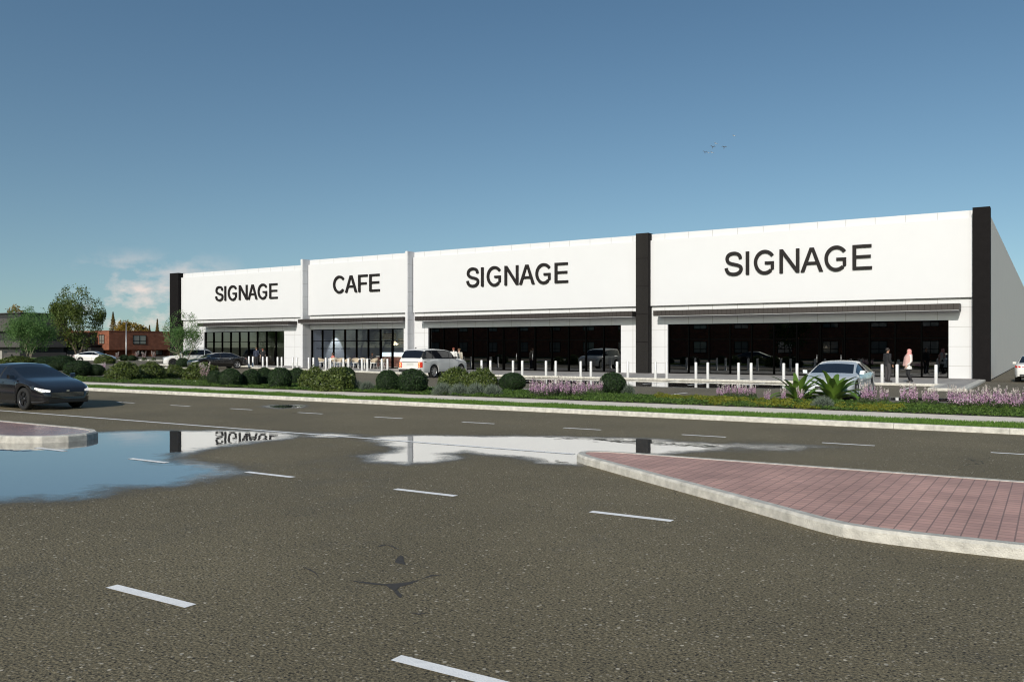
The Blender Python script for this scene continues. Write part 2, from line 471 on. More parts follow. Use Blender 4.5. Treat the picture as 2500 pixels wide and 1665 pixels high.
M['leaf_gold'] = leaf_mat('golden leaves', (0.16, 0.11, 0.018), (0.30, 0.20, 0.030), trans=0.3)
M['leaf_conifer'] = leaf_mat('bronze conifer', (0.10, 0.070, 0.018), (0.20, 0.135, 0.030), trans=0.2)
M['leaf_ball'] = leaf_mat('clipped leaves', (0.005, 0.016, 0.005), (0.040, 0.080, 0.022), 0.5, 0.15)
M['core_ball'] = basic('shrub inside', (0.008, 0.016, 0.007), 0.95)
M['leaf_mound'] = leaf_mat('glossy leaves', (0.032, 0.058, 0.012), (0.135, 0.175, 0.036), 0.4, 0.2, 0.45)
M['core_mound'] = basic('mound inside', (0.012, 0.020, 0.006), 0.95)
M['leaf_grey'] = leaf_mat('grey leaves', (0.085, 0.115, 0.085), (0.20, 0.235, 0.19), 0.7, 0.15)
M['leaf_cover'] = leaf_mat('ground cover leaves', (0.032, 0.070, 0.011), (0.105, 0.175, 0.032), 0.6, 0.25)
M['leaf_yellow'] = leaf_mat('yellow ground cover', (0.085, 0.11, 0.010), (0.22, 0.22, 0.022), 0.6, 0.2)
M['blade'] = leaf_mat('grass blades', (0.06, 0.135, 0.02), (0.16, 0.28, 0.045), 0.6, 0.3)
M['frond'] = leaf_mat('fern frond', (0.085, 0.165, 0.022), (0.15, 0.25, 0.040), 0.38, 0.3, 0.5)
M['flower_leaf'] = leaf_mat('flower foliage', (0.03, 0.055, 0.02), (0.08, 0.12, 0.04), 0.6, 0.2)
M['pink'] = leaf_mat('pink florets', (0.50, 0.25, 0.47), (0.74, 0.54, 0.66), 0.6, 0.3)
M['white_floret'] = leaf_mat('white florets', (0.60, 0.52, 0.50), (0.74, 0.68, 0.64), 0.6, 0.3)
M['dusty'] = leaf_mat('dusty pink florets', (0.36, 0.24, 0.26), (0.55, 0.42, 0.42), 0.6, 0.3)
M['bird'] = basic('gull feathers', (0.55, 0.54, 0.52), 0.8)
M['bird_dark'] = basic('dark feathers', (0.06, 0.06, 0.065), 0.8)

# ----------------------------------------------------------------------------- ground, road and paths
def structure(o):
    o['kind'] = 'structure'; return o

def sheet(name, x0, x1, y0, y1, z, mat):
    return structure(link(name, mesh_np(name, [(x0, y0, z), (x1, y0, z), (x1, y1, z), (x0, y1, z)], [(0, 1, 2, 3)], [mat])))

sheet('ground', -1800, 1800, -1500, 2200, -0.05, M['ground'])

def poly_sdf(P, poly):
    """signed distance of points P (n x 2) to polygon: positive inside"""
    d = np.full(len(P), 1e9); ins = np.zeros(len(P), bool)
    n = len(poly)
    for i in range(n):
        a = np.array(poly[i]); b = np.array(poly[(i + 1) % n])
        e = b - a; w = P - a
        t = np.clip((w @ e) / (e @ e), 0, 1)
        q = w - t[:, None] * e
        d = np.minimum(d, np.hypot(q[:, 0], q[:, 1]))
        c1 = (a[1] > P[:, 1]) != (b[1] > P[:, 1])
        xi = (b[0] - a[0]) * (P[:, 1] - a[1]) / (b[1] - a[1] + 1e-12) + a[0]
        ins ^= c1 & (P[:, 0] < xi)
    return np.where(ins, d, -d)

def wet_sheet(name, xs, ys, z, mat, wetfn):
    X, Y = np.meshgrid(xs, ys)
    P = np.stack([X.ravel(), Y.ravel()], 1)
    V = np.concatenate([P, np.full((len(P), 1), z)], 1)
    nx, ny = len(xs), len(ys)
    i = np.arange((nx - 1) * (ny - 1)); r, c = i // (nx - 1), i % (nx - 1)
    a = r * nx + c
    F = np.stack([a, a + 1, a + nx + 1, a + nx], 1)
    me = mesh_np(name, V, F, [mat])
    at_ = me.attributes.new('wet', 'FLOAT', 'POINT')
    at_.data.foreach_set('value', wetfn(P).astype(np.float32))
    return structure(link(name, me))

W1 = [(-500, 1058), (245, 1052), (420, 1050), (640, 1051), (760, 1061), (700, 1072), (600, 1085), (500, 1098), (440, 1112), (415, 1120), (500, 1130),
      (600, 1138), (575, 1158), (500, 1170), (440, 1185), (300, 1192), (230, 1212), (120, 1226), (0, 1226), (-500, 1215)]
W2 = [(905, 1068), (1010, 1064), (1150, 1066), (1280, 1065), (1420, 1068), (1560, 1072), (1640, 1078), (1700, 1082), (1800, 1088), (1750, 1094),
      (1690, 1100), (1600, 1107), (1500, 1110), (1440, 1112), (1412, 1132), (1330, 1128), (1280, 1114), (1200, 1107), (1130, 1100), (1080, 1108),
      (1090, 1118), (1060, 1126), (980, 1130), (920, 1124), (905, 1114), (960, 1105), (985, 1092), (950, 1080)]
W3 = [(745, 1056), (830, 1058), (885, 1062), (830, 1068), (750, 1066)]
W4 = [(1780, 1082), (1900, 1085), (2010, 1090), (1950, 1098), (1800, 1098)]
W5 = [(640, 993), (670, 988), (720, 987), (752, 990), (735, 996), (680, 998)]
D1 = [(700, 1120), (900, 1110), (1000, 1190), (850, 1270), (640, 1250)]
def road_wet(P):
    def val(poly, k, base=0.5, cap=1.3):
        return np.clip(base + poly_sdf(P, [at(u, v)[:2] for u, v in poly]) / k, 0, cap)
    w = val(W1, 1.25)
    for poly, k, b in ((W2, 0.9, 0.72), (W3, 0.9, 0.5), (W4, 1.2, 0.5), (W5, 0.7, 0.5)): w = np.maximum(w, val(poly, k, b))
    w = np.maximum(w, np.clip(0.08 + poly_sdf(P, [at(u, v)[:2] for u, v in D1]) / 5.0, 0, 0.16))
    return w
xs = np.concatenate([[-400, -120, -60], np.arange(-45, 4.01, 0.10), [20, 60, 200]])
ys = np.concatenate([[-9, -4], np.arange(1.5, 22.25, 0.10), [22.3]])
wet_sheet('road', xs, ys, 0.0, M['asphalt'], road_wet)

def lot_wet(P):
    a = np.clip(0.5 + poly_sdf(P, [(-30, 40.5), (-24, 38.9), (-14, 39.2), (-9.2, 41.5), (-9.6, 45.6), (-16, 46.3), (-26, 46.2), (-31, 44.5)]) / 1.3, 0, 1.3)
    b = np.clip(0.5 + poly_sdf(P, [(-6.0, 33.6), (-2.0, 33.9), (0.5, 35.0), (-1.5, 36.6), (-5.2, 36.3)]) / 1.0, 0, 1.3)
    return np.maximum(a, b)
LOT_Y0 = 29.75
xs = np.concatenate([[-190, -120, -80, -50], np.arange(-36, 4.01, 0.3), [12, 30]])
ys = np.concatenate([np.arange(LOT_Y0, 48, 0.3), [52, 60, 80, 100, 190]])
wet_sheet('car_park', xs, ys, -0.004, M['asphalt_lot'], lot_wet)

# white lane markings
mk = MB()
def dash(x0, x1, y0, y1, z=0.004):
    mk.add([(x0, y0, z), (x1, y0, z), (x1, y1, z), (x0, y1, z)], [(0, 1, 2, 3)])
dash(-140, -7.35, 13.70, 13.81)
for k in range(-1, 45): dash(-3.96 - 3 * k, -2.96 - 3 * k, 18.03, 18.13)
for k in range(1, 6):
    if k < 5: dash(-1.60 - 3 * k - 0.02, -0.60 - 3 * k, 9.0, 9.11)
dash(-16.62, -15.62, 9.0, 9.11)
for k in range(0, 5): dash(-3.48 - 3 * k + 0.0, -2.48 - 3 * k, 4.09, 4.195)
structure(mk.build('road_markings', M['line']))
# dark filled crack in the near asphalt, with thin branches
st = MB()
def T_(x, y): return at(732 + x / 1.0768, 928 + y / 1.0768)[:2]
def flat(poly):
    p = [T_(*q) for q in poly]
    st.add([(x, y, 0.0025) for x, y in p], [tuple(range(len(p)))[::-1]])
flat([(128, 526), (190, 532), (222, 536), (226, 540), (196, 538), (160, 533)])
flat([(226, 540), (222, 536), (262, 533), (290, 530), (318, 523), (292, 536), (264, 543), (256, 550), (247, 554), (238, 549)])
flat([(247, 555), (256, 551), (262, 559), (270, 565), (264, 573), (256, 566)])
flat([(249, 478), (256, 467), (264, 460), (272, 463), (274, 476), (279, 486), (266, 483), (256, 482)])
for pts in ([(205, 438), (216, 434), (226, 433)], [(226, 432), (246, 438), (262, 447)], [(8, 492), (26, 498), (40, 506), (52, 521)], [(290, 611), (312, 615), (332, 612)], [(318, 523), (345, 514), (372, 512)]):
    w_ = 2.0
    flat([(x, y - w_ * (0.3 if i in (0, len(pts) - 1) else 1)) for i, (x, y) in enumerate(pts)] + [(x, y + w_ * (0.3 if i in (0, len(pts) - 1) else 1)) for i, (x, y) in list(enumerate(pts))[::-1]])
structure(st.build('road_crack', basic('tar filled crack', (0.050, 0.044, 0.038), 0.8, var=0.3, vscale=20)))
# car park bay lines (a line between each pair of bays)
bl = MB()
for k in range(-1, 12):
    x = -7.01 - 2.48 * k - 1.24
    bl.add([(x - 0.05, 41.6, 0.002), (x + 0.05, 41.6, 0.002), (x + 0.05, 46.7, 0.002), (x - 0.05, 46.7, 0.002)], [(0, 1, 2, 3)])
for k in range(0, 9):
    x = -8.2 - 2.48 * k + 2.48
    bl.add([(x - 0.05, 29.9, 0.002), (x + 0.05, 29.9, 0.002), (x + 0.05, 34.8, 0.002), (x - 0.05, 34.8, 0.002)], [(0, 1, 2, 3)])
for (u0, v0, u1, v1) in ((395, 889.5, 410, 893), (310, 881, 400, 881)):
    a = at(u0, v0); b = at(u1, v1); d = Vector((b[0] - a[0], b[1] - a[1], 0)).normalized() * 0.06; p = Vector((-d.y, d.x, 0))
    bl.add([(a[0] - p.x, a[1] - p.y, 0.002), (b[0] - p.x, b[1] - p.y, 0.002), (b[0] + p.x, b[1] + p.y, 0.002), (a[0] + p.x, a[1] + p.y, 0.002)], [(0, 3, 2, 1)])
structure(bl.build('bay_markings', M['line']))

def kerb_run(mb, pts, w=0.16, h=0.13, seg=2.4, gap=0.008, left=True, z0=-0.03):
    """kerb stones along a polyline; its outer (road) edge is the polyline, its body lies to the left"""
    pts = [Vector((p[0], p[1], 0)) for p in pts]
    n = len(pts)
    nr = []
    for i in range(n):
        a = (pts[i] - pts[i - 1]).normalized() if i > 0 else None
        b = (pts[i + 1] - pts[i]).normalized() if i < n - 1 else None
        t = ((a if a else b) + (b if b else a)).normalized()
        q = Vector((-t.y, t.x, 0)) * (1 if left else -1)
        if a and b: q = q / max(0.4, q.dot(Vector((-b.y, b.x, 0)) * (1 if left else -1)))
        nr.append(q)
    prof = [(0.0, z0), (0.004, h - 0.03), (0.028, h), (w, h), (w, z0)]
    for i in range(n - 1):
        ln = (pts[i + 1] - pts[i]).length
        k = max(1, round(ln / seg))
        for j in range(k):
            f0, f1 = j / k, (j + 1) / k
            if j > 0 or ln > seg * 1.5: f0 += gap / 2 / ln
            if j < k - 1 or ln > seg * 1.5: f1 -= gap / 2 / ln
            va = []; 
            for f in (f0, f1):
                p = pts[i].lerp(pts[i + 1], f); q = nr[i].lerp(nr[i + 1], f)
                va += [(p.x + q.x * o, p.y + q.y * o, z) for o, z in prof]
            m = len(prof)
            fs = [(a, a + 1, m + a + 1, m + a) if left else (a, m + a, m + a + 1, a + 1) for a in range(m - 1)]
            fs += [tuple(range(m))[::-1] if left else tuple(range(m)), tuple(range(m, 2 * m)) if left else tuple(range(m, 2 * m))[::-1]]
            mb.add(va, fs)
KB = MB()
kerb_run(KB, [(-200, 22.1), (-80, 22.1), (40, 22.1)])
structure(KB.build('road_kerb', M['kerb']))
FP = MB(); FP.box(-200, 40, 23.7, 25.65, -0.03, 0.13)
structure(FP.build('footpath', M['path']))
VG = MB(); VG.box(-200, 40, 22.262, 23.698, -0.03, 0.115)
structure(VG.build('verge', M['soil']))
BD = MB(); BD.box(-200, 40, 25.652, 29.55, -0.03, 0.11)
structure(BD.build('planting_bed', M['soil']))
KB = MB(); kerb_run(KB, [(40, 29.75), (-200, 29.75)], left=True, w=0.195)
structure(KB.build('car_park_kerb', M['kerb']))

def ring_island(name, pts, h, w, top_mat):
    k = MB()
    n = len(pts)
    P = [Vector((p[0], p[1], 0)) for p in pts]
    outer = P
    inner = []
    for i in range(n):
        a = (P[i] - P[i - 1]).normalized(); b = (P[(i + 1) % n] - P[i]).normalized()
        na = Vector((-a.y, a.x, 0)); nb = Vector((-b.y, b.x, 0)); q = (na + nb).normalized(); q = q / max(0.35, q.dot(nb))
        inner.append(P[i] + q * w)
    mids = [p.lerp(q, 0.2) for p, q in zip(outer, inner)]
    v = [(p.x, p.y, -0.03) for p in outer] + [(p.x, p.y, h - 0.03) for p in outer] + [(p.x, p.y, h) for p in mids] + [(p.x, p.y, h) for p in inner] + [(p.x, p.y, h - 0.03) for p in inner]
    f = []
    for r in range(4):
        for i in range(n):
            j = (i + 1) % n
            f.append((r * n + i, r * n + j, (r + 1) * n + j, (r + 1) * n + i))
    k.add(v, f)
    structure(k.build(name + '_kerb', M['kerb']))
    t = MB(); t.add([(p.x, p.y, h - 0.008) for p in inner], [tuple(range(n))])
    return structure(t.build(name, top_mat))

def arc(cx, cy, r, a0, a1, n):
    return [(cx + r * math.cos(R(a0 + (a1 - a0) * i / n)), cy + r * math.sin(R(a0 + (a1 - a0) * i / n))) for i in range(n + 1)]
# right island: counter-clockwise, rounded bend on the near side and a rounded nose
near = [(30, 9.12), (6, 9.12), (-0.6, 9.12), (-1.1, 9.12), (-1.5, 9.145), (-1.82, 9.225), (-2.1, 9.385)]
nose = [(-6.55, 12.62), (-6.86, 12.92), (-6.98, 13.2), (-6.90, 13.42), (-6.6, 13.56), (-6.2, 13.60)]
isl = near + [(-3.6, 10.5), (-5.0, 11.5)] + nose + [(-4, 13.58), (0, 13.56), (30, 13.56)]
ring_island('paved_island', isl[::-1], 0.13, 0.14, M['paver'])
isl2 = [(-60, 9.05), (-20, 9.05), (-18.3, 9.1)] + [(-17.75, 9.25), (-17.3, 9.55), (-17.05, 9.95), (-17.05, 10.35), (-17.3, 10.75), (-17.8, 11.0)] + [(-18.6, 11.1), (-22, 11.12), (-60, 11.12)]
M['paver_wet'] = M['paver'].copy(); M['paver_wet'].name = 'rain wet pavers'
pw = M['paver_wet'].node_tree
pw.nodes['Principled BSDF'].inputs['Roughness'].default_value = 0.15
pw.nodes['Principled BSDF'].inputs['Specular IOR Level'].default_value = 0.4
ring_island('small_paved_island', isl2, 0.14, 0.15, M['paver_wet'])

# shop pavement with its kerb
PV = [(-3.16, 42.3), (-3.16, 56.0), (-3.3, 62.0), (-82, 62.0), (-82, 57.0), (-66, 57.0), (-64.2, 56.2), (-63.4, 54.2), (-62, 53.35), (-57, 52.1), (-45, 49.15), (-40, 47.95), (-37.5, 47.25), (-35.5, 47.0), (-4.72, 47.0), (-4.72, 42.3)]
def inset(poly, w):
    out = []; n = len(poly); P = [Vector((p[0], p[1], 0)) for p in poly]
    for i in range(n):
        a = (P[i] - P[i - 1]).normalized(); b = (P[(i + 1) % n] - P[i]).normalized()
        na = Vector((-a.y, a.x, 0)); nb = Vector((-b.y, b.x, 0)); q = (na + nb).normalized(); q = q / max(0.35, q.dot(nb)); out.append((P[i].x + q.x * w, P[i].y + q.y * w))
    return out
pvt = MB(); pvt.add([(x, y, 0.115) for x, y in inset(PV, 0.30)], [tuple(range(len(PV)))])
structure(pvt.build('shop_pavement', M['paving']))
KB = MB()
kerb_run(KB, PV[4:] + [PV[0], (-3.16, 54.8)], w=0.32, h=0.12)
structure(KB.build('pavement_kerb', M['kerb']))
# planted islands in the car park on the left
def planted_island(name, x0, x1, y0, y1):
    ring_island(name, [(x0 + 0.4, y0), (x1 - 0.4, y0), (x1, y0 + 0.4), (x1, y1 - 0.4), (x1 - 0.4, y1), (x0 + 0.4, y1), (x0, y1 - 0.4), (x0, y0 + 0.4)], 0.13, 0.16, M['soil'])
planted_island('tree_island', -73, -64.8, 48.3, 50.8)
planted_island('corner_island', -99, -86, 51.6, 54.6)
planted_island('far_bed', -140, -78, 74.5, 79)
lawn = MB(); lawn.box(-210, -118, 62, 84, -0.03, 0.08)
structure(lawn.build('lawn', M['ground']))

# ----------------------------------------------------------------------------- the retail building
YF, YG = 56.0, 56.22          # wall face and glass plane of the three right-hand units
Y1 = 59.0                     # the left unit stands three metres further back
ZT, ZP0, ZP1, ZH = 9.85, 4.82, 9.39, 3.52
bld = empty('retail_building', (-40, 56, 0.1))
tag(bld, 'long white single storey retail building with dark pillars and four shopfronts', 'building')
bo = Vector((40, -56, -0.1))
def part(mb, name, mats, parent=None):
    o = mb.build(name, mats, parent or bld)
    if parent is None: o.location = bo
    return o

# walls: piers, headers, back, sides
w = MB()
def wall_unit(x0, x1, g0, g1, yf, top=ZT):
    w.box(x0, g0, yf, yf + 0.3, 0.0, top, 0)
    w.box(g1, x1, yf, yf + 0.3, 0.0, top, 0)
    w.box(g0, g1, yf, yf + 0.3, ZH, top, 0)
wall_unit(-79.6, -57.45, -75.84, -63.78, Y1)
wall_unit(-57.2, -45.3, -57.197, -46.2, YF)
wall_unit(-45.05, -24.72, -43.6, -26.15, YF)
wall_unit(-23.78, -3.84, -22.6, -5.13, YF)
sw = MB(); sw.box(-3.35, -3.05, 56.2, 160, 0.04, 9.62)
part(sw, 'side_wall', M['side'])
sb = MB(); sb.box(-3.347, -3.04, 56.203, 160.003, -0.03, 0.037)
part(sb, 'base_course', M['dark'])
bk = MB(); bk.box(-79.6, -3.353, 160.01, 160.3, 0, 9.62); bk.box(-79.9, -79.603, Y1 + 0.31, 160, 0, 9.62)
part(bk, 'back_wall', M['side'])
rf = MB(); rf.box(-79.59, -3.36, 59.4, 160, 9.0, 9.2); rf.box(-57.1, -3.9, 56.31, 59.39, 9.0, 9.2)
part(rf, 'roof', M['roof'])
# smooth sign panels standing proud of the jointed wall
SP = [(-79.28, -61.27, Y1), (-57.15, -45.33, YF), (-44.97, -24.74, YF), (-23.76, -3.835, YF)]
for x0, x1, yf in SP:
    b = MB(); b.box(x0, x1, yf - 0.25, yf - 0.002, ZP0, ZP1); part(b, 'sign_panel', M['panel'])
# joints between the wall panels
def vj(x, z0, z1, yf): w.box(x - 0.011, x + 0.011, yf - 0.004, yf + 0.01, z0, z1, 1)
def hj(x0, x1, z, yf): w.box(x0, x1, yf - 0.0035, yf + 0.01, z - 0.009, z + 0.009, 1)
def joints(x0, x1, g0, g1, yf, first):
    x = first
    while x > x0 + 0.1:
        if x < x1 - 0.1:
            vj(x, ZP1 + 0.003, ZT - 0.01, yf)
            if g0 < x < g1: vj(x, ZH + 0.01, ZP0 - 0.01, yf)
            else: vj(x, 0.13, ZP0 - 0.01, yf)
        x -= 1.707
    for z in (4.26, 3.12, 1.97, 0.83):
        for a, b in ((x0, g0), (g1, x1)):
            if b - a > 0.2: hj(a + 0.005, b - 0.005, z, yf)
joints(-23.78, -3.84, -22.6, -5.13, YF, -4.02)
joints(-45.05, -24.72, -43.6, -26.15, YF, -25.22)
joints(-57.2, -45.3, -57.19, -46.2, YF, -47.4)
joints(-79.3, -57.45, -75.84, -63.78, Y1, -60.6)
for z in (8.8, 7.65, 6.5, 5.35, 4.2, 3.05, 1.9, 0.8):      # joints on the fins' right-hand faces
    for xf, y0, y1 in ((-57.2, 55.1, 56), (-45.05, 55.1, 56)):
        w.box(xf - 0.01, xf + 0.004, y0 + 0.01, y1 - 0.26, z - 0.01, z + 0.01, 1)
for xf in (-57.2, -45.05): w.box(xf - 0.01, xf + 0.0045, 55.38, 55.40, 0.13, 9.8, 1)
part(w, 'front_wall', [M['wall'], M['joint']])
# projecting fins beside the cafe
for x0, x1, y1 in ((-57.45, -57.2, Y1), (-45.3, -45.05, YF + 0.3)):
    b = MB(); b.box(x0, x1, 55.1, y1, 0.0, 9.87); part(b, 'fin_wall', M['wall'])
    # return strip capping the parapet behind the fin
    b = MB(); b.box(x1 + 0.002, x1 + 0.75, 56.302, 56.6, 9.2, 9.86); part(b, 'parapet_return', M['wall'])
# dark pillars
for x0, x1, y0, y1, mt in ((-24.72, -23.78, 55.4, 56.6, 'perf'), (-3.838, -2.97, 55.3, 56.197, 'dark'), (-80.75, -79.3, 58.4, 59.6, 'dark')):
    b = MB(); b.box(x0, x1, y0, y1, 0.0, 9.90)
    o = part(b, 'pillar', M[mt])
    b = MB()
    for z in (2.3, 4.25, 6.2, 8.15):
        b.box(x0 - 0.004, x1 + 0.004, y0 - 0.006, y0 + 0.02, z - 0.03, z + 0.03)
    b.box(x0 - 0.008, x0 + 0.02, y0 - 0.008, y0 + 0.03, 0.0, 9.9); b.box(x1 - 0.02, x1 + 0.008, y0 - 0.008, y0 + 0.03, 0.0, 9.9)
    q = b.build('trim', M['dark'], o)
# canopies
for x0, x1, yf in ((-75.46, -61.97, Y1), (-57.19, -45.31, YF), (-44.08, -24.76, YF), (-23.19, -4.47, YF)):
    b = MB(); b.box(x0, x1, yf - 1.15, yf - 0.01, 4.08, 4.44)
    n = int((x1 - x0) / 0.3)
    for i in range(1, n):
        x = x0 + (x1 - x0) * i / n
        b.box(x - 0.006, x + 0.006, yf - 1.154, yf - 1.14, 4.09, 4.43, 1)
    if x0 == -57.19: b.box(-57.52, -57.195, 54.845, 55.08, 4.09, 4.43)      # the cafe canopy runs in front of the fin's edge
    o = part(b, 'canopy', [M['canopy'], M['frame']])
    b = MB(); b.box(x0 + 0.04, x1 - 0.04, yf - 1.11, yf - 0.03, 4.045, 4.076); b.build('soffit', M['wall'], o)
# shopfronts
def shopfront(g0, g1, yg, n, gmat, door=()):
    root = empty('shopfront', (0, 0, 0)); root.parent = bld; root.location = bo
    fr = MB()
    z0, z1, zt = 0.12, ZH, 2.47
    fr.box(g0, g1, yg - 0.06, yg + 0.06, z1 - 0.06, z1 - 0.002); fr.box(g0, g1, yg - 0.06, yg + 0.06, z0, z0 + 0.07)
    pitch = (g1 - g0) / n
    for i in range(n + 1):
        x = g0 + pitch * i
        xa, xb = (x - 0.05, x + 0.05) if 0 < i < n else ((x + 0.002, x + 0.08) if i == 0 else (x - 0.08, x - 0.002))
        fr.box(xa, xb, yg - 0.09, yg + 0.07, z0 + 0.07, z1 - 0.06)
    for i in range(n):
        x = g0 + pitch * i
        fr.box(x + 0.08, x + pitch - 0.08, yg - 0.045, yg + 0.045, zt - 0.03, zt + 0.03)
    for i in door:
        x = g0 + pitch * i
        fr.box(x + 0.081, x + 0.14, yg - 0.05, yg + 0.04, z0 + 0.071, zt - 0.031); fr.box(x + pitch - 0.14, x + pitch - 0.081, yg - 0.05, yg + 0.04, z0 + 0.071, zt - 0.031)
    fr.build('frame', M['frame'], root)
    gl = MB(); gl.add([(g0 + 0.01, yg, z0 + 0.02), (g1 - 0.01, yg, z0 + 0.02), (g1 - 0.01, yg, z1 - 0.02), (g0 + 0.01, yg, z1 - 0.02)], [(0, 1, 2, 3)])
    gl.build('pane', gmat, root)
    for i in door:
        x = g0 + pitch * i + pitch - 0.2
        h = MB(); h.tube([(x, yg - 0.09, 0.95), (x, yg - 0.09, 1.45)], 0.015, 6); h.build('handle', M['steel'], root)
    return root
shopfront(-75.84, -63.78, Y1 + 0.2, 9, M['glass_one'], door=(5,))
shopfront(-57.18, -46.2, YG, 8, M['glass_cafe'], door=(6,))
shopfront(-43.6, -26.15, YG, 12, M['glass_dark'], door=(5, 6))
shopfront(-22.6, -5.13, YG, 12, M['glass_dark'], door=(6, 7))
# rooms behind the glass
def room(x0, x1, y0, y1, mw, mf, zc=4.0):
    b = MB()
    v = [(x0, y0, 0.1), (x1, y0, 0.1), (x1, y1, 0.1), (x0, y1, 0.1), (x0, y0, zc), (x1, y0, zc), (x1, y1, zc), (x0, y1, zc)]
    b.add(v, [(4, 7, 6, 5), (1, 5, 6, 2), (2, 6, 7, 3), (3, 7, 4, 0)], 0); b.add(v, [(0, 1, 2, 3)], 1)
    part(b, 'interior', [mw, mf])
room(-78, -59, Y1 + 0.35, 71, M['inside'], M['inside_floor'])
M['inside_blue'] = basic('blue grey cafe wall', (0.22, 0.27, 0.38), 0.8, var=0.06)
room(-57.1, -45.35, 56.35, 66, M['inside_blue'], M['inside_floor'])
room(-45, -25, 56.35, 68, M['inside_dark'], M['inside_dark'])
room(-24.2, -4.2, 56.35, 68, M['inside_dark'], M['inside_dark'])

# ----------------------------------------------------------------------------- signs: letters built stroke by stroke
def catmull(P, n=6):
    out = []
    P = [P[0]] + list(P) + [P[-1]]
    for i in range(1, len(P) - 2):
        p0, p1, p2, p3 = [np.array(q, float) for q in P[i - 1:i + 3]]
        for k in range(n):
            t = k / n
            out.append(0.5 * ((2 * p1) + (-p0 + p2) * t + (2 * p0 - 5 * p1 + 4 * p2 - p3) * t * t + (-p0 + 3 * p1 - 3 * p2 + p3) * t ** 3))
    out.append(np.array(P[-1], float))
    return out
SW = 0.138
def stroke_poly(pts, w_=SW):
    pts = [np.array(p, float) for p in pts]
    Lf, Rt = [], []
    for i, p in enumerate(pts):
        t = pts[min(i + 1, len(pts) - 1)] - pts[max(i - 1, 0)]; t /= np.hypot(*t); nn = np.array([-t[1], t[0]])
        Lf.append(p + nn * w_ / 2); Rt.append(p - nn * w_ / 2)
    return Lf, Rt
def ell(cx, cy, rx, ry, a0, a1, n=30):
    return [(cx + rx * math.cos(R(a0 + (a1 - a0) * i / n)), cy + ry * math.sin(R(a0 + (a1 - a0) * i / n))) for i in range(n + 1)]
GLYPH = {
    'I': ([[(0, 0), (0.146, 0), (0.146, 1), (0, 1)]], [], 0.088, 0.388),
    'E': ([[(0, 0), (0.146, 0), (0.146, 1), (0, 1)], [(0.146, 0), (0.765, 0), (0.765, 0.118), (0.146, 0.118)], [(0.146, 0.462), (0.715, 0.462), (0.715, 0.578), (0.146, 0.578)], [(0.146, 0.882), (0.745, 0.882), (0.745, 1), (0.146, 1)]], [], 0.11, 0.932),
    'F': ([[(0, 0), (0.146, 0), (0.146, 1), (0, 1)], [(0.146, 0.44), (0.62, 0.44), (0.62, 0.556), (0.146, 0.556)], [(0.146, 0.882), (0.69, 0.882), (0.69, 1), (0.146, 1)]], [], 0.11, 0.85),
    'N': ([[(0, 0), (0.142, 0), (0.142, 1), (0, 1)], [(0.704, 0), (0.846, 0), (0.846, 1), (0.704, 1)], [(0.142, 0.765), (0.704, 0.0), (0.704, 0.235), (0.142, 1.0)]], [], 0.106, 1.008),
    'A': ([[(0, 0), (0.158, 0), (0.465, 0.865), (0.465, 1), (0.382, 1)], [(0.93, 0), (0.548, 1), (0.465, 1), (0.465, 0.865), (0.772, 0)], [(0.2645, 0.3), (0.6655, 0.3), (0.625, 0.415), (0.305, 0.415)]], [], 0.0, 0.925),
    'S': ([], [catmull([(0.062, 0.325), (0.085, 0.215), (0.19, 0.095), (0.41, 0.046), (0.61, 0.085), (0.725, 0.19), (0.738, 0.295), (0.675, 0.39), (0.52, 0.452), (0.30, 0.508), (0.15, 0.585), (0.098, 0.71), (0.14, 0.845), (0.25, 0.928), (0.41, 0.956), (0.57, 0.925), (0.675, 0.835), (0.71, 0.705)])], 0.063, 0.932),
    'G': ([[(0.742, 0.14), (0.872, 0.20), (0.872, 0.41), (0.742, 0.41)], [(0.48, 0.41), (0.872, 0.41), (0.872, 0.525), (0.48, 0.525)]], [ell(0.475, 0.5, 0.41, 0.457, 36, 311)], 0.07, 1.086),
    'C': ([], [ell(0.475, 0.5, 0.41, 0.457, 38, 318)], 0.07, 1.008),
}
def letter(ch, depth=0.13):
    polys, strokes, lsb, adv = GLYPH[ch]
    b = MB()
    for p in polys: b.slab_xz(p, -depth, 0)
    for s_ in strokes:
        Lf, Rt = stroke_poly(s_)
        n = len(Lf); d = depth + 0.003
        v = [(p[0], -d, p[1]) for p in Lf] + [(p[0], -d, p[1]) for p in Rt] + [(p[0], 0, p[1]) for p in Lf] + [(p[0], 0, p[1]) for p in Rt]
        f = []
        for i in range(n - 1):
            f += [(i, n + i, n + i + 1, i + 1), (2 * n + i, 2 * n + i + 1, 3 * n + i + 1, 3 * n + i), (i, i + 1, 2 * n + i + 1, 2 * n + i), (n + i, 3 * n + i, 3 * n + i + 1, n + i + 1)]
        f += [(0, 2 * n, 3 * n, n), (n - 1, 2 * n - 1, 4 * n - 1, 3 * n - 1)]
        b.add(v, f)
    return b, lsb, adv
_lm = {}
def sign(text, x0, x1, z0, z1, y, label):
    root = empty('shop_sign', (x0, y, z0), 0, label, 'sign', 'black letter signs on the white building')
    cap = z1 - z0
    tot = sum(GLYPH[c_][3] for c_ in text) - GLYPH[text[0]][2] - 0.09
    sx = (x1 - x0) / tot
    x = -GLYPH[text[0]][2] * sx
    for c_ in text:
        if c_ not in _lm:
            b, lsb, adv = letter(c_, 1.0); _lm[c_] = b.mesh('letter', M['letter'])
        o = link('letter', _lm[c_], root, (x + GLYPH[c_][2] * sx, 0, 0))
        o.scale = (sx, 0.13, cap)
        x += GLYPH[c_][3] * sx
    return root
sign('SIGNAGE', -73.60, -64.42, 6.71, 8.22, Y1 - 0.252, 'black SIGNAGE letters nearest the left dark corner pillar of the building')
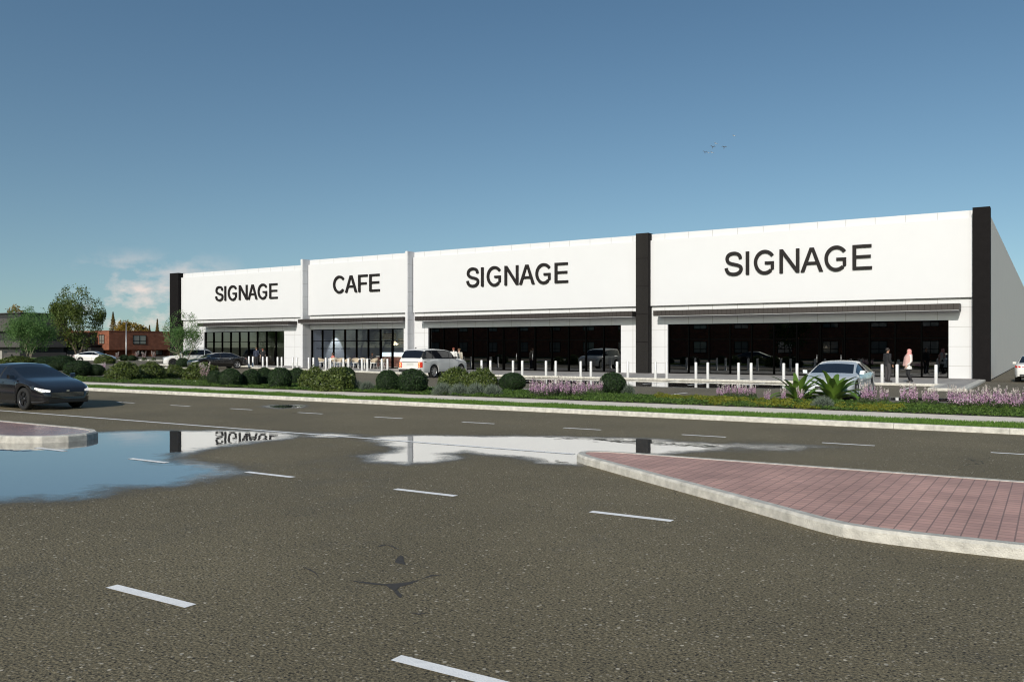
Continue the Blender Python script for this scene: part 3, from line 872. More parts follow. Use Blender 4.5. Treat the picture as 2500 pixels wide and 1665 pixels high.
sign('CAFE', -53.97, -48.63, 6.71, 8.21, YF - 0.252, 'black CAFE letters on the white panel above the tables')
sign('SIGNAGE', -39.48, -30.34, 6.71, 8.22, YF - 0.252, 'black SIGNAGE letters on the panel between the cafe and the middle dark pillar')
sign('SIGNAGE', -18.42, -9.32, 6.69, 8.21, YF - 0.252, 'black SIGNAGE letters on the rightmost and largest looking white panel')

# ----------------------------------------------------------------------------- bollards
bm_ = MB(); bm_.lathe([(0.0, 0.0), (0.09, 0.0), (0.09, 0.012), (0.078, 0.014), (0.078, 0.92), (0.070, 0.945), (0.03, 0.955), (0.0, 0.956)], 20)
b_me = bm_.mesh('bollard', M['bollard'])
def kerb_y(x):
    pts = [(-3, 47.0), (-35.5, 47.0), (-37.5, 47.25), (-40, 47.95), (-45, 49.15), (-57, 52.1), (-62, 53.35), (-63.4, 54.2)]
    for (xa, ya), (xb, yb) in zip(pts, pts[1:]):
        if xb <= x <= xa: return ya + (yb - ya) * (x - xa) / (xb - xa)
    return 54.2
pairs = []
for k in range(-1, 11):
    x = -7.36 - 2.483 * k
    if k in (9,): pass
    pairs.append((x, x + 0.705))
for pa in ([932.2, 946], [884, 896.8], [838.4, 850.5], [795.5, 806.6], [753.8, 765.2], [715.2, 725.4], [677.8, 687.7], [641.8, 652], [608, 617.4]):
    xx = []
    for u in pa:
        X = -50.0
        for _ in range(30):
            Y = kerb_y(X) + 0.36; k_ = (u - CPX) / FPX; t = Y / (_c + k_ * _s); X = (-_s + k_ * _c) * t
        xx.append(X)
    pairs.append(tuple(xx))
pairs = [p for p in pairs if not (-37.5 < p[0] < -33.2)]
pn = 0
for i, (xa, xb) in enumerate(pairs):
    for s_i, x in enumerate((xa, xb)):
        if i == 0 and s_i == 1: continue
        o = link('bollard', b_me, None, (x, kerb_y(x) + 0.36 if x < -35.5 else 47.12, 0.116))
        if i == 0: lab = 'single white bollard standing alone nearest the right end of the shop kerb'
        else: lab = 'white bollard, %s of the %s pair along the kerb counted from the right end' % ('left' if s_i == 0 else 'right', ORD[i])
        tag(o, lab, 'bollard', 'white bollards along the shop kerb')

# ----------------------------------------------------------------------------- vegetation builders
def leaf_quads(Pt, N, size, aspect, droop=0.0, spread=0.6):
    """diamond leaves at Pt with outward normals N"""
    n = len(Pt)
    d = N + rng.normal(0, spread, (n, 3)); d /= np.linalg.norm(d, axis=1)[:, None] + 1e-9
    a = np.cross(d, rng.normal(0, 1, (n, 3))); a /= np.linalg.norm(a, axis=1)[:, None] + 1e-9
    b = np.cross(d, a)
    ln = (size * rng.uniform(0.65, 1.3, n))[:, None]
    wd = ln * aspect
    V = np.empty((n, 4, 3))
    V[:, 0] = Pt - a * ln * 0.5; V[:, 1] = Pt + b * wd * 0.5 + d * ln * 0.08; V[:, 2] = Pt + a * ln * 0.5 - [0, 0, droop]; V[:, 3] = Pt - b * wd * 0.5 + d * ln * 0.08
    F = np.arange(n * 4).reshape(n, 4)
    return V.reshape(-1, 3), F

def join_np(name, chunks, mats, smooth_idx=()):
    """chunks: list of (V, F(quads), material index)"""
    Vs, Fs, Ms, b = [], [], [], 0
    for V, F, mi in chunks:
        Vs.append(np.asarray(V, float)); Fs.append(np.asarray(F) + b); Ms.append(np.full(len(F), mi)); b += len(V)
    me = mesh_np(name, np.concatenate(Vs), np.concatenate(Fs), mats, np.concatenate(Ms))
    return me

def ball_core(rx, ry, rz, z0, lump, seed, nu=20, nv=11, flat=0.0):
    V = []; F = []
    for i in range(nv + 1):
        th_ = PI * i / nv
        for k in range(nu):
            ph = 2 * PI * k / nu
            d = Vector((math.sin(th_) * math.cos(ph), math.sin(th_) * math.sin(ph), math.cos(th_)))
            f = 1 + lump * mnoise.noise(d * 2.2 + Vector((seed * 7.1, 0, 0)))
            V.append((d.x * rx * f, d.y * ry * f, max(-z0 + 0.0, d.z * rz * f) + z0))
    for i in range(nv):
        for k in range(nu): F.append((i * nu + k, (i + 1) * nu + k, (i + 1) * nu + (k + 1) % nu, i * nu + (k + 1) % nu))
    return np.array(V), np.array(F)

def dome_points(n, rx, ry, rz, z0, lump, seed, freq=2.2, shell=0.08, zmin=0.0):
    d = rng.normal(0, 1, (n * 2, 3)); d /= np.linalg.norm(d, axis=1)[:, None]
    out = []; nor = []
    for q in d:
        v = Vector(q)
        f = 1 + lump * mnoise.noise(v * freq + Vector((seed * 7.1, 0, 0))) + rng.normal(0, shell) * 0.6
        z = q[2] * rz * f + z0
        if z < zmin: continue
        out.append((q[0] * rx * f, q[1] * ry * f, z)); nor.append((q[0] / rx, q[1] / ry, q[2] / rz))
        if len(out) >= n: break
    nor = np.array(nor); nor /= np.linalg.norm(nor, axis=1)[:, None]
    return np.array(out), nor

def round_shrub_mesh(seed):
    """clipped ball, radius about 1, standing on z = 0"""
    P, N = dome_points(5200, 0.97, 0.97, 0.92, 0.74, 0.09, seed, 2.6, 0.05)
    V, F = leaf_quads(P, N, 0.105, 0.55, 0, 0.9)
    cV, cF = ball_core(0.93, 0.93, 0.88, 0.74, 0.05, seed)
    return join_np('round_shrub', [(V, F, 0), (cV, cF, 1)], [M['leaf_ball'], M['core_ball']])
def mound_mesh(seed):
    """loose mounded shrub with glossy pale leaves"""
    P, N = dome_points(3600, 1.0, 1.0, 0.92, 0.28, 0.22, seed, 2.6, 0.07)
    V, F = leaf_quads(P, N, 0.135, 0.5, 0.01, 0.85)
    P2, N2 = dome_points(900, 1.04, 1.04, 0.97, 0.28, 0.24, seed, 2.6, 0.10)
    V2, F2 = leaf_quads(P2, N2, 0.15, 0.42, 0.01, 1.3)
    cV, cF = ball_core(0.90, 0.90, 0.82, 0.26, 0.22, seed)
    return join_np('mounded_shrub', [(V, F, 0), (V2, F2, 0), (cV, cF, 1)], [M['leaf_mound'], M['core_mound']])
def spiky_mesh(seed, n=2400, r=1.0, h=1.0):
    """grey-leaved bush of many upright thin shoots"""
    d = rng.normal(0, 1, (n, 3)); d[:, 2] = np.abs(d[:, 2]); d /= np.linalg.norm(d, axis=1)[:, None]
    f = rng.uniform(0.55, 1.05, n)[:, None]
    T = d * [r, r, h] * f
    base = T * [0.80, 0.80, 0.70]
    a = T - base; a += rng.normal(0, 0.05, a.shape)
    wdir = np.cross(a, rng.normal(0, 1, (n, 3))); wdir /= np.linalg.norm(wdir, axis=1)[:, None] + 1e-9
    w_ = rng.uniform(0.008, 0.018, n)[:, None]
    V = np.empty((n, 4, 3)); V[:, 0] = base; V[:, 1] = base + a * 0.5 + wdir * w_; V[:, 2] = base + a; V[:, 3] = base + a * 0.5 - wdir * w_
    L_, LF = leaf_quads(T, d, 0.06, 0.35, 0, 1.0)
    cV, cF = ball_core(0.72 * r, 0.72 * r, 0.72 * h, 0.0, 0.2, seed, 16, 8)
    return join_np('grey_shrub', [(V.reshape(-1, 3), np.arange(n * 4).reshape(n, 4), 0), (L_, LF, 0), (cV, cF, 1)], [M['leaf_grey'], M['core_ball']])
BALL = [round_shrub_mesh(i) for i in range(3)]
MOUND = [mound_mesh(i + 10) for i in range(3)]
GREY = [spiky_mesh(i + 20) for i in range(2)]

def plant(name, meshes, u, v, wpx, hpx, label, cat, group, z=0.11, k=0, unit_h=1.65, yscale=1.0, unit_w=2.0):
    x, y, t = at(u, v, z)
    wm, hm = wpx * t / FPX, hpx * t / FPX
    y += wm * 0.35
    o = link(name, meshes[k % len(meshes)], None, (x - wm * 0.2, y, z - 0.03))
    o.rotation_euler = (0, 0, rng.uniform(0, 6.28))
    o.scale = (wm / unit_w, wm / unit_w * yscale, hm / unit_h)
    return tag(o, label, cat, group)
G_BALL, G_MOUND = 'clipped round shrubs', 'loose mounded shrubs'
# (u centre, v base, width px, height px, label)
balls = [
    (555, 946, 56, 46, 'dark clipped round shrub second from the left in the hedge below the black saloon'),
    (519, 941, 38, 37, 'dark clipped round shrub touching the pale mound below the black saloon'),
    (606, 944, 50, 43, 'dark clipped round shrub below the couple in dark clothes'),
    (640, 941, 44, 44, 'dark clipped round shrub in the middle of the hedge, set a little back'),
    (677, 950, 58, 53, 'largest dark clipped round shrub of the hedge left of the cafe'),
    (720, 940, 46, 42, 'dark clipped round shrub half hidden at the right end of the hedge'),
    (838, 938, 52, 42, 'dark clipped round shrub peeping from behind the pale mounds before the cafe tables'),
    (942, 957, 58, 54, 'dark clipped round shrub, left one of the touching pair behind which the estate car stands'),
    (1003, 961, 74, 60, 'dark clipped round shrub, bigger right one of the touching pair below the estate car'),
    (1250, 951, 66, 41, 'dark clipped round shrub alone left of the pink flowers'),
    (1497, 959, 67, 50, 'dark clipped round shrub alone below the middle dark pillar'),
    (176, 918, 68, 38, 'dark clipped round shrub right behind the bonnet of the moving dark car'),
    (224, 917, 44, 28, 'dark clipped round shrub just right of the moving dark car'),
    (136, 904, 62, 27, 'dark clipped round shrub behind the windscreen of the moving dark car'),
    (100, 900, 46, 24, 'dark clipped round shrub behind the roof of the moving dark car'),
]
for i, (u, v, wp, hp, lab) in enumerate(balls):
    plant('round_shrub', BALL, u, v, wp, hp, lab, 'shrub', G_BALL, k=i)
for i, (u, v, wp, hp, lab) in enumerate([
    (441, 896.5, 32, 23, 'dark clipped round shrub on the kerbed island under the small tree'),
    (136, 889.5, 62, 22, 'wide dark clipped shrub at the foot of the pale multi stemmed tree'),
    (100, 885, 52, 15, 'low dark clipped shrub left of the white saloon'),
    (299, 880.3, 22, 14, 'small dark clipped shrub at the foot of the street lamp, left of two'),
    (318, 880.3, 20, 13.5, 'small dark clipped shrub at the foot of the street lamp, right of two')]):
    plant('round_shrub', BALL, u, v, wp, hp, lab, 'shrub', G_BALL, k=i + 1, z=0.1)
mounds = [
    (286, 930, 86, 46, 'large pale leaved mounded shrub, first right of the moving dark car', 0.11),
    (353, 926, 72, 41, 'large pale leaved mounded shrub with a notch to its left neighbour', 0.11),
    (417, 922.5, 54, 30, 'smaller pale leaved mounded shrub below the white off roader wheel', 0.11),
    (476, 927, 86, 42, 'large pale leaved mounded shrub in front of the black saloon', 0.11),
    (758, 951, 78, 53, 'pale leaved mounded shrub, left of the pair before the cafe', 0.11),
    (808, 957, 102, 56, 'widest pale leaved mounded shrub, right of the pair before the cafe', 0.11),
    (1108, 950, 86, 52, 'pale leaved mounded shrub in front of the estate car door', 0.11),
    (1172, 951, 84, 50, 'pale leaved mounded shrub in front of the estate car front wheel', 0.11),
    (246, 887, 48, 20, 'pale leaved mounded shrub hiding the bonnet of the white saloon', 0.1),
    (24, 887, 74, 18, 'low pale leaved shrub at the left edge behind the moving dark car', 0.1),
    (475, 892.5, 29, 18, 'small pale leaved shrub between the small tree and the black saloon', 0.1),
]
for i, (u, v, wp, hp, lab, z) in enumerate(mounds):
    plant('mounded_shrub', MOUND, u, v, wp, hp, lab, 'shrub', G_MOUND, k=i, z=z, unit_h=1.26, unit_w=2.15)
greys = [
    (866, 955, 44, 31, 'grey leaved shrub left of the touching pair of round shrubs'),
    (893, 956, 46, 29, 'grey leaved shrub tucked against the left round shrub of the pair'),
    (1078, 967, 60, 37, 'grey leaved shrub, left end of the long grey row'),
    (1119, 968, 58, 36, 'grey leaved shrub, second from the left in the long grey row'),
    (1160, 968.5, 58, 37, 'grey leaved shrub, third from the left in the long grey row'),
    (1201, 969, 56, 35, 'grey leaved shrub, right end of the long grey row'),
    (1534, 959, 38, 25, 'small grey leaved shrub right of the lone round shrub'),
    (2017, 1000, 62, 37, 'round grey leaved shrub in front of the large fern'),
]
for i, (u, v, wp, hp, lab) in enumerate(greys):
    plant('grey_shrub', GREY, u, v, wp, hp, lab, 'shrub', 'grey leaved shrubs', k=i, unit_h=1.02)

# flowering plants: leafy foot and several upright flower spikes, white at the tip
def flower_meshes(seed, n=12, dusty=False):
    fV, fF = leaf_quads(*dome_points(360, 0.24, 0.24, 0.30, 0.05, 0.3, seed, 3, 0.15), 0.09, 0.4, 0.01, 1.0)
    ch0, ch1 = [], []
    P0, P1 = [], []
    st = MB()
    for i in range(n):
        a = rng.uniform(0, 6.28); r = 0.16 * math.sqrt(rng.uniform(0, 1)); h = rng.uniform(0.62, 1.0)
        bx, by = r * math.cos(a), r * math.sin(a); tx, ty = bx * 1.9, by * 1.9
        st.tube([(bx * 0.5, by * 0.5, 0), (bx, by, h * 0.4), (tx, ty, h)], [0.006, 0.005, 0.003], 4, 0, False)
        for q in range(46):
            f = rng.uniform(0.32, 1.0); z = h * f
            px = bx + (tx - bx) * max(0, (f - .4) / .6); py = by + (ty - by) * max(0, (f - .4) / .6)
            rr = (1.05 - f) * 0.085 + 0.008; aa = rng.uniform(0, 6.28)
            (P1 if f > rng.uniform(0.70, 0.9) else P0).append((px + rr * math.cos(aa), py + rr * math.sin(aa), z))
    def fl(P):
        P = np.array(P); N = rng.normal(0, 1, P.shape); return leaf_quads(P, N, 0.046, 0.9, 0, 0.6)
    V0, F0 = fl(P0); V1, F1 = fl(P1)
    return join_np('flowering_plant', [(fV, fF, 0), (np.array(st.v), np.array([f for f in st.f if len(f) == 4]), 0), (V0, F0, 1), (V1, F1, 2)], [M['flower_leaf'], M['dusty' if dusty else 'pink'], M['white_floret']])
FLW = [flower_meshes(i + 40) for i in range(4)]
FLD = flower_meshes(50, 12, True)
def flower(x, y, z, h, label, group, k=0, mesh=None):
    r = link('flowering_plant', mesh or FLW[k % len(FLW)], None, (x, y, z))
    r.rotation_euler = (0, 0, rng.uniform(0, 6.28)); tag(r, label, 'plant', group)
    r.scale = (h * 0.95, h * 0.95, h)
    return r
def frow(us, v, hpx, lab, group):
    for i, u in enumerate(us):
        x, y, t = at(u, v + rng.uniform(-2, 2), 0.11)
        hm = hpx * t / FPX * rng.uniform(1.08, 1.3)
        flower(x, y + 0.1, 0.1, hm, lab(i), group, k=int(rng.integers(0, 4)))
frow([1297, 1313, 1330, 1345, 1361, 1376, 1390, 1404, 1418], 972, 44, lambda i: 'pink white flower spikes, %s from left between the two lone round shrubs' % ORD[i + 1], 'pink flowering plants in the bed')
frow([1441], 962, 34, lambda i: 'slender pink flower spikes just right of the big pink clump', 'pink flowering plants in the bed')
frow([1461], 963, 34, lambda i: 'pink flower spikes touching the lone round shrub below the middle pillar', 'pink flowering plants in the bed')
frow([1755, 1773, 1790, 1806, 1822, 1838], 972, 31, lambda i: 'pink flower spikes, %s from the left in the row left of the ferns' % ORD[i + 1], 'pink flowering plants in the bed')
frow([1871], 982, 32, lambda i: 'lone pink flower spikes between the flower row and the left fern', 'pink flowering plants in the bed')
frow([1910], 982, 34, lambda i: 'pink flower spikes at the left foot of the left fern', 'pink flowering plants in the bed')
frow([1954], 983, 36, lambda i: 'pink flower spikes between the two ferns', 'pink flowering plants in the bed')
frow([2108, 2124], 988, 48, lambda i: 'pink flower spikes beside the wheels of the silver car, %s of two' % ('left', 'right')[i], 'pink flowering plants in the bed')
frow([2157], 988, 42, lambda i: 'single pink flowering plant right of the silver car', 'pink flowering plants in the bed')
frow([2212, 2230], 994, 50, lambda i: 'tall pink flower spikes below the woman in the pink headscarf, %s of two' % ('left', 'right')[i], 'pink flowering plants in the bed')
frow([2262, 2282], 992, 42, lambda i: 'pink flower spikes below the shop pavement corner, %s of two' % ('left', 'right')[i], 'pink flowering plants in the bed')
frow([2326, 2343, 2360, 2377, 2394, 2411, 2428, 2446, 2464, 2480, 2496], 1000, 50, lambda i: 'tall pink flower spikes, %s from left in the dense row at right' % ORD[i + 1], 'pink flowering plants in the bed')
for i, (u, v, h, lab) in enumerate([(252, 905, 0.75, 'small pink flowers between the dark shrub and the first pale mound'), (500, 932, 1.1, 'dusty pink flower spikes at the right foot of the mound before the black saloon'),
        (170, 884, 1.0, 'dusty pink flowers left of the white saloon rear wheel'), (182, 888, 1.0, 'pale dusty flowers in front of the white saloon rear wheel'), (285, 880.5, 1.2, 'pale dusty flowers at the nose of the white saloon'),
        (333, 880, 1.3, 'pale dusty flowers right of the small clipped pair by the lamp'), (352, 880, 1.3, 'dusty pink flowers in the middle of the far kerb bed'), (375, 880, 1.3, 'dusty pink flowers at the right of the far kerb bed')]):
    x, y, t = at(u, v, 0.1)
    flower(x, y, 0.08, h, lab, 'dusty pink flowering plants', mesh=FLD if i else FLW[0])

# ferns: a rosette of broad arching fronds
def fern_mesh(seed, n=24, ln=1.0):
    rng = np.random.default_rng(seed)
    V = []; F = []
    for i in range(n):
        a = 2 * PI * i / n * 2.4 + rng.uniform(-0.2, 0.2)
        up = 0.55 + 0.85 * ((i * 0.618) % 1.0) + rng.uniform(-.08, .08); Lf = ln * rng.uniform(0.75, 1.12) * (1.0 if up > 0.7 else 0.9); wd = rng.uniform(0.075, 0.12)
        d = Vector((math.cos(a), math.sin(a), 0)); side = Vector((-math.sin(a), math.cos(a), 0))
        p = d * 0.04; el = up; b = len(V); m = 9
        for k in range(m + 1):
            f = k / m
            w_ = wd * math.sin(PI * min(1, 0.10 + 0.84 * f ** 0.8)) ** 0.8 * (1 + 0.10 * math.sin(k * 2.3 + i))
            if k == m: w_ = 0.004
            nrm = Vector((-d.x * math.sin(el), -d.y * math.sin(el), math.cos(el)))
            V += [tuple(p - side * w_ + nrm * w_ * 0.35), tuple(p), tuple(p + side * w_ + nrm * w_ * 0.35)]
            p = p + (d * math.cos(el) + Vector((0, 0, math.sin(el)))) * (Lf / m)
            el -= (0.10 + 0.10 * f) * (1.25 if up < 0.9 else 0.8)
        for k in range(m):
            q = b + k * 3
            F += [(q, q + 1, q + 4, q + 3), (q + 1, q + 2, q + 5, q + 4)]
    me = mesh_np('fern', V, F, [M['frond']], smooth=True)
    return me
for u, v, s_, lab, sd in ((1947, 978, 1.18, 'smaller bright green fern with broad fronds, left of two in front of the silver car', 1), (2035, 979, 1.34, 'larger bright green fern with broad fronds, right of two in front of the silver car', 2)):
    x, y, t = at(u, v, 0.11)
    o = link('fern', fern_mesh(sd, 22 if sd == 1 else 28), None, (x, y, 0.1)); o.scale = (s_ * 0.98, s_ * 0.98, s_)
    tag(o, lab, 'fern', 'broad leaved ferns')

# ground cover mats and grass
def cover(name, pts, mat, size, hgt, seed):
    n = len(pts)
    z = np.array([0.11 + hgt * (0.35 + 0.65 * abs(mnoise.noise(Vector((p[0] * 2.1, p[1] * 2.1, seed))))) * rng.uniform(0.5, 1.05) for p in pts])
    P = np.column_stack([pts, z])
    N = np.tile([0, -0.25, 1.0], (n, 1))
    V, F = leaf_quads(P, N, size, 0.55, 0, 0.7)
    o = link(name, mesh_np(name, V, F, [mat])); o['kind'] = 'stuff'
    return o
def bed_edge(x): return 25.60 + 0.16 * mnoise.noise(Vector((x * 0.9, 3.3, 0))) + 0.07 * mnoise.noise(Vector((x * 4.0, 1.3, 0)))
YEL = [[(1610, 966), (1820, 969), (1838, 985), (1740, 992), (1700, 978), (1600, 975)], [(1830, 975), (2000, 985), (1995, 1003), (1900, 1002), (1830, 990)],
       [(2040, 990), (2205, 990), (2210, 1004), (2120, 1008), (2040, 1003)]]
YELW = [[at(u, v, 0.13)[:2] for u, v in p] for p in YEL]
GC = []; GY = []
nn = 78000
gx = np.concatenate([rng.uniform(-34, 3, nn), rng.uniform(-75, -34, 30000), rng.uniform(3, 16, 14000)])
gy = rng.uniform(25.3, 29.5, len(gx))
keep = np.array([y > bed_edge(x) for x, y in zip(gx, gy)])
P2 = np.stack([gx, gy], 1)[keep]
iny = np.zeros(len(P2), bool)
jit = P2 + np.array([[0.25 * mnoise.noise(Vector((x * 1.7, y * 1.7, 0))), 0.25 * mnoise.noise(Vector((x * 1.7, y * 1.7, 9)))] for x, y in P2])
for p in YELW: iny |= poly_sdf(jit, p) > 0
iny &= np.array([mnoise.noise(Vector((x * 1.1, y * 2.2, 21))) > -0.12 for x, y in P2])
cover('ground_cover', P2[~iny], M['leaf_cover'], 0.075, 0.20, 2.0)
cover('yellow_ground_cover', np.repeat(P2[iny], 2, 0) + rng.normal(0, 0.03, (2 * iny.sum(), 2)), M['leaf_yellow'], 0.06, 0.22, 5.0)

def grass(name, x0, x1, y0, y1, z, n, h, w_):
    x = rng.uniform(x0, x1, n); y = rng.uniform(y0, y1, n)
    hh = h * rng.uniform(0.5, 1.2, n) * (0.75 + 0.5 * np.array([mnoise.noise(Vector((a * 0.8, b * 0.8, 4))) for a, b in zip(x, y)]))
    a = rng.uniform(0, 6.28, n); dx, dy = np.cos(a) * w_, np.sin(a) * w_
    lx, ly = rng.normal(0, 0.35, n) * hh, rng.normal(0, 0.35, n) * hh
    V = np.empty((n, 4, 3)); zz = np.full(n, z)
    V[:, 0] = np.stack([x - dx, y - dy, zz], 1); V[:, 1] = np.stack([x + dx, y + dy, zz], 1)
    V[:, 2] = np.stack([x + lx + dx * 0.25, y + ly + dy * 0.25, zz + hh], 1); V[:, 3] = np.stack([x + lx - dx * 0.25, y + ly - dy * 0.25, zz + hh], 1)
    o = link(name, mesh_np(name, V.reshape(-1, 3), np.arange(n * 4).reshape(n, 4), [M['blade']])); o['kind'] = 'stuff'
grass('grass', -34, 3, 22.25, 23.72, 0.112, 70000, 0.085, 0.009)
grass('grass', 3, 16, 22.25, 23.72, 0.112, 14000, 0.09, 0.012)
grass('grass', -90, -34, 22.25, 23.72, 0.112, 40000, 0.09, 0.014)
grass('lawn_grass', -140, -118, 63, 75, 0.08, 9000, 0.14, 0.05)

# ----------------------------------------------------------------------------- trees
def tree(name, x, y, z, h, crown, stems, leaf, bark, nleaf, lsize, label, group, seed, base_f=0.22, aspect=0.55, spread=0.55, trunk_r=None):
    """crown: (rx, rz) radii; stems: number of trunks from the base"""
    rs = random.Random(seed)
    root = empty(name, (x, y, z), rs.uniform(0, 6), label, 'tree', group)
    tb = MB(); tips = []
    rx, rz = crown; cz = h - rz
    r0 = trunk_r or h * 0.018
    def inside(p):
        return (p.x / rx) ** 2 + (p.y / rx) ** 2 + ((p.z - cz) / rz) ** 2
    def grow(p, d, ln, r, depth):
        pts = [p.copy()]; rad = [r]
        n = 4
        for i in range(n):
            d = (d + Vector((rs.gauss(0, .16), rs.gauss(0, .16), rs.gauss(0.05, .10)))).normalized()
            p = p + d * ln / n
            pts.append(p.copy()); rad.append(r * (1 - 0.45 * (i + 1) / n))
        tb.tube(pts, rad, 6 if depth < 2 else 4, 0, False)
        if depth >= 1: tips.extend(pts[1:])
        if depth >= 4 or inside(p) > 1.05: 
            tips.append(p); return
        for k in range(rs.choice((2, 3, 3))):
            a = rs.uniform(0, 6.28); el = rs.uniform(0.3, spread + 0.35)
            o = d.orthogonal().normalized(); q = Matrix.Rotation(a, 3, d) @ o
            nd = (d * math.cos(el) + q * math.sin(el)).normalized()
            nd.z = nd.z * 0.8 + 0.15
            grow(p, nd.normalized(), ln * rs.uniform(0.62, 0.85), rad[-1] * 0.8, depth + 1)
    for s_ in range(stems):
        a = 2 * PI * s_ / max(1, stems) + rs.uniform(-.4, .4); lean = 0.38 if stems > 1 else 0.05
        d = Vector((math.cos(a) * lean, math.sin(a) * lean, 1)).normalized()
        grow(Vector((math.cos(a) * 0.08 * (stems > 1), math.sin(a) * 0.08 * (stems > 1), 0)), d, h * base_f * 1.25, r0 / math.sqrt(stems) * 1.25, 0)
    tr = tb.build('trunk', bark, root)
    tips = [t for t in tips if inside(t) < 1.35]
    T = np.array([tuple(t) for t in tips])
    # leaves in clumps round the twig ends plus some through the crown's volume, thinned by a noise so that gaps stay
    P = T[rng.integers(0, len(T), nleaf)] + rng.normal(0, 1, (nleaf, 3)) * rx * 0.10
    q = rng.normal(0, 1, (nleaf, 3)); q /= np.linalg.norm(q, axis=1)[:, None]
    Q = q * (rng.uniform(0.35, 1.0, nleaf) ** 0.5)[:, None] * [rx, rx, rz] + [0, 0, cz]
    kp = np.array([mnoise.noise(Vector(p) * (2.6 / rx) + Vector((seed, 0, 0))) > 0.0 for p in Q])
    P = np.concatenate([P, Q[kp]])
    e = (P[:, 0] / rx) ** 2 + (P[:, 1] / rx) ** 2 + ((P[:, 2] - cz) / rz) ** 2
    lim = 1.0 + 0.35 * np.array([mnoise.noise(Vector(p) * (1.7 / rx) + Vector((0, seed, 0))) for p in P])
    P = P[(e < lim) & (P[:, 2] > h * base_f * 0.55)]
    N = P - [0, 0, cz]; N /= np.linalg.norm(N, axis=1)[:, None] + 1e-6
    V, F = leaf_quads(P, N, lsize, aspect, lsize * 0.1, 1.1)
    link('crown', mesh_np('crown', V, F, [leaf]), root)
    return root
def tree_px(name, u, v, wpx, toppx, **k):
    x, y, t = at(u, v, 0.0)
    h = (v - toppx) * t / FPX; rx = wpx * t / FPX / 2
    return tree(name, x, y, 0.0, h, (rx, k.pop('rzf', 0.44) * h), **k)
tree_px('multi_stem_tree', 72, 879, 132, 744, stems=6, leaf=M['leaf_light'], bark=M['bark'], nleaf=11000, lsize=0.19, label='light green multi stemmed tree with pale trunks in front of the grey building', group=None, seed=3, base_f=0.20, rzf=0.46)
tree_px('tall_tree', 190, 874, 126, 688, stems=3, leaf=M['leaf_tall'], bark=M['bark_dark'], nleaf=9500, lsize=0.31, label='tall olive green tree standing before the red brick building', group=None, seed=5, base_f=0.20, rzf=0.455, trunk_r=0.26)
tree_px('multi_stem_tree', 448, 895.5, 98, 753, stems=5, leaf=M['leaf_light'], bark=M['bark'], nleaf=5200, lsize=0.12, label='light green multi stemmed tree on the kerbed island before the left shopfront', group=None, seed=8, base_f=0.20, rzf=0.43)
for i, (u, t, wpx, top, nm, lf, lab) in enumerate([
        (38, 235, 66, 742, 'autumn_tree', 'leaf_gold', 'golden autumn tree rising behind the grey building'),
        (104, 240, 80, 772, 'autumn_tree', 'leaf_gold', 'low golden tree behind the pale multi stemmed tree'),
        (150, 190, 60, 790, 'autumn_tree', 'leaf_gold', 'golden tree in the gap between the grey and the brick buildings'),
        (312, 245, 66, 778, 'autumn_tree', 'leaf_gold', 'broad golden tree behind the brick building roof'),
        (345, 260, 40, 792, 'autumn_tree', 'leaf_gold', 'small golden tree right of the lamp behind the brick roof')]):
    x, y = at_t(u, t)
    h = (HPX - top) * t / FPX + EYE; rx = wpx * t / FPX / 2
    tree(nm, x, y, 0, h, (rx, h * 0.44), 1, M[lf], M['bark_dark'], 4200, 0.55, lab, 'golden trees far behind', 60 + i, 0.22)
def conifer(u, t, wpx, top, lab, seed):
    x, y = at_t(u, t); h = (HPX - top) * t / FPX + EYE; r = wpx * t / FPX / 2
    root = empty('conifer', (x, y, 0), 0, lab, 'tree', 'bronze conifers far behind')
    tb = MB(); tb.tube([(0, 0, 0), (0, 0, h * 0.98)], [h * 0.016, 0.02], 6, 0, False); tb.build('trunk', M['bark_dark'], root)
    n = 2600
    f = rng.uniform(0, 1, n) ** 0.7; tier = (f * 14) % 1.0
    rad = 1.7 * r * (1 - f) * (0.55 + 0.5 * (1 - tier)) * np.sqrt(rng.uniform(0.15, 1, n)); a = rng.uniform(0, 6.28, n)
    P = np.stack([rad * np.cos(a), rad * np.sin(a), h * (0.08 + 0.92 * f) - rad * 0.25], 1)
    N = np.stack([np.cos(a), np.sin(a), np.full(n, 0.8)], 1)
    V, F = leaf_quads(P, N, 0.40, 0.35, 0.06, 0.6)
    link('crown', mesh_np('crown', V, F, [M['leaf_conifer']]), root)
conifer(276, 250, 30, 762, 'bronze conifer behind the corner of the brick building', 1)
conifer(384, 255, 17, 779, 'slender bronze conifer just left of the white building', 2)
conifer(365, 265, 16, 794, 'short bronze conifer behind the brick building', 3)

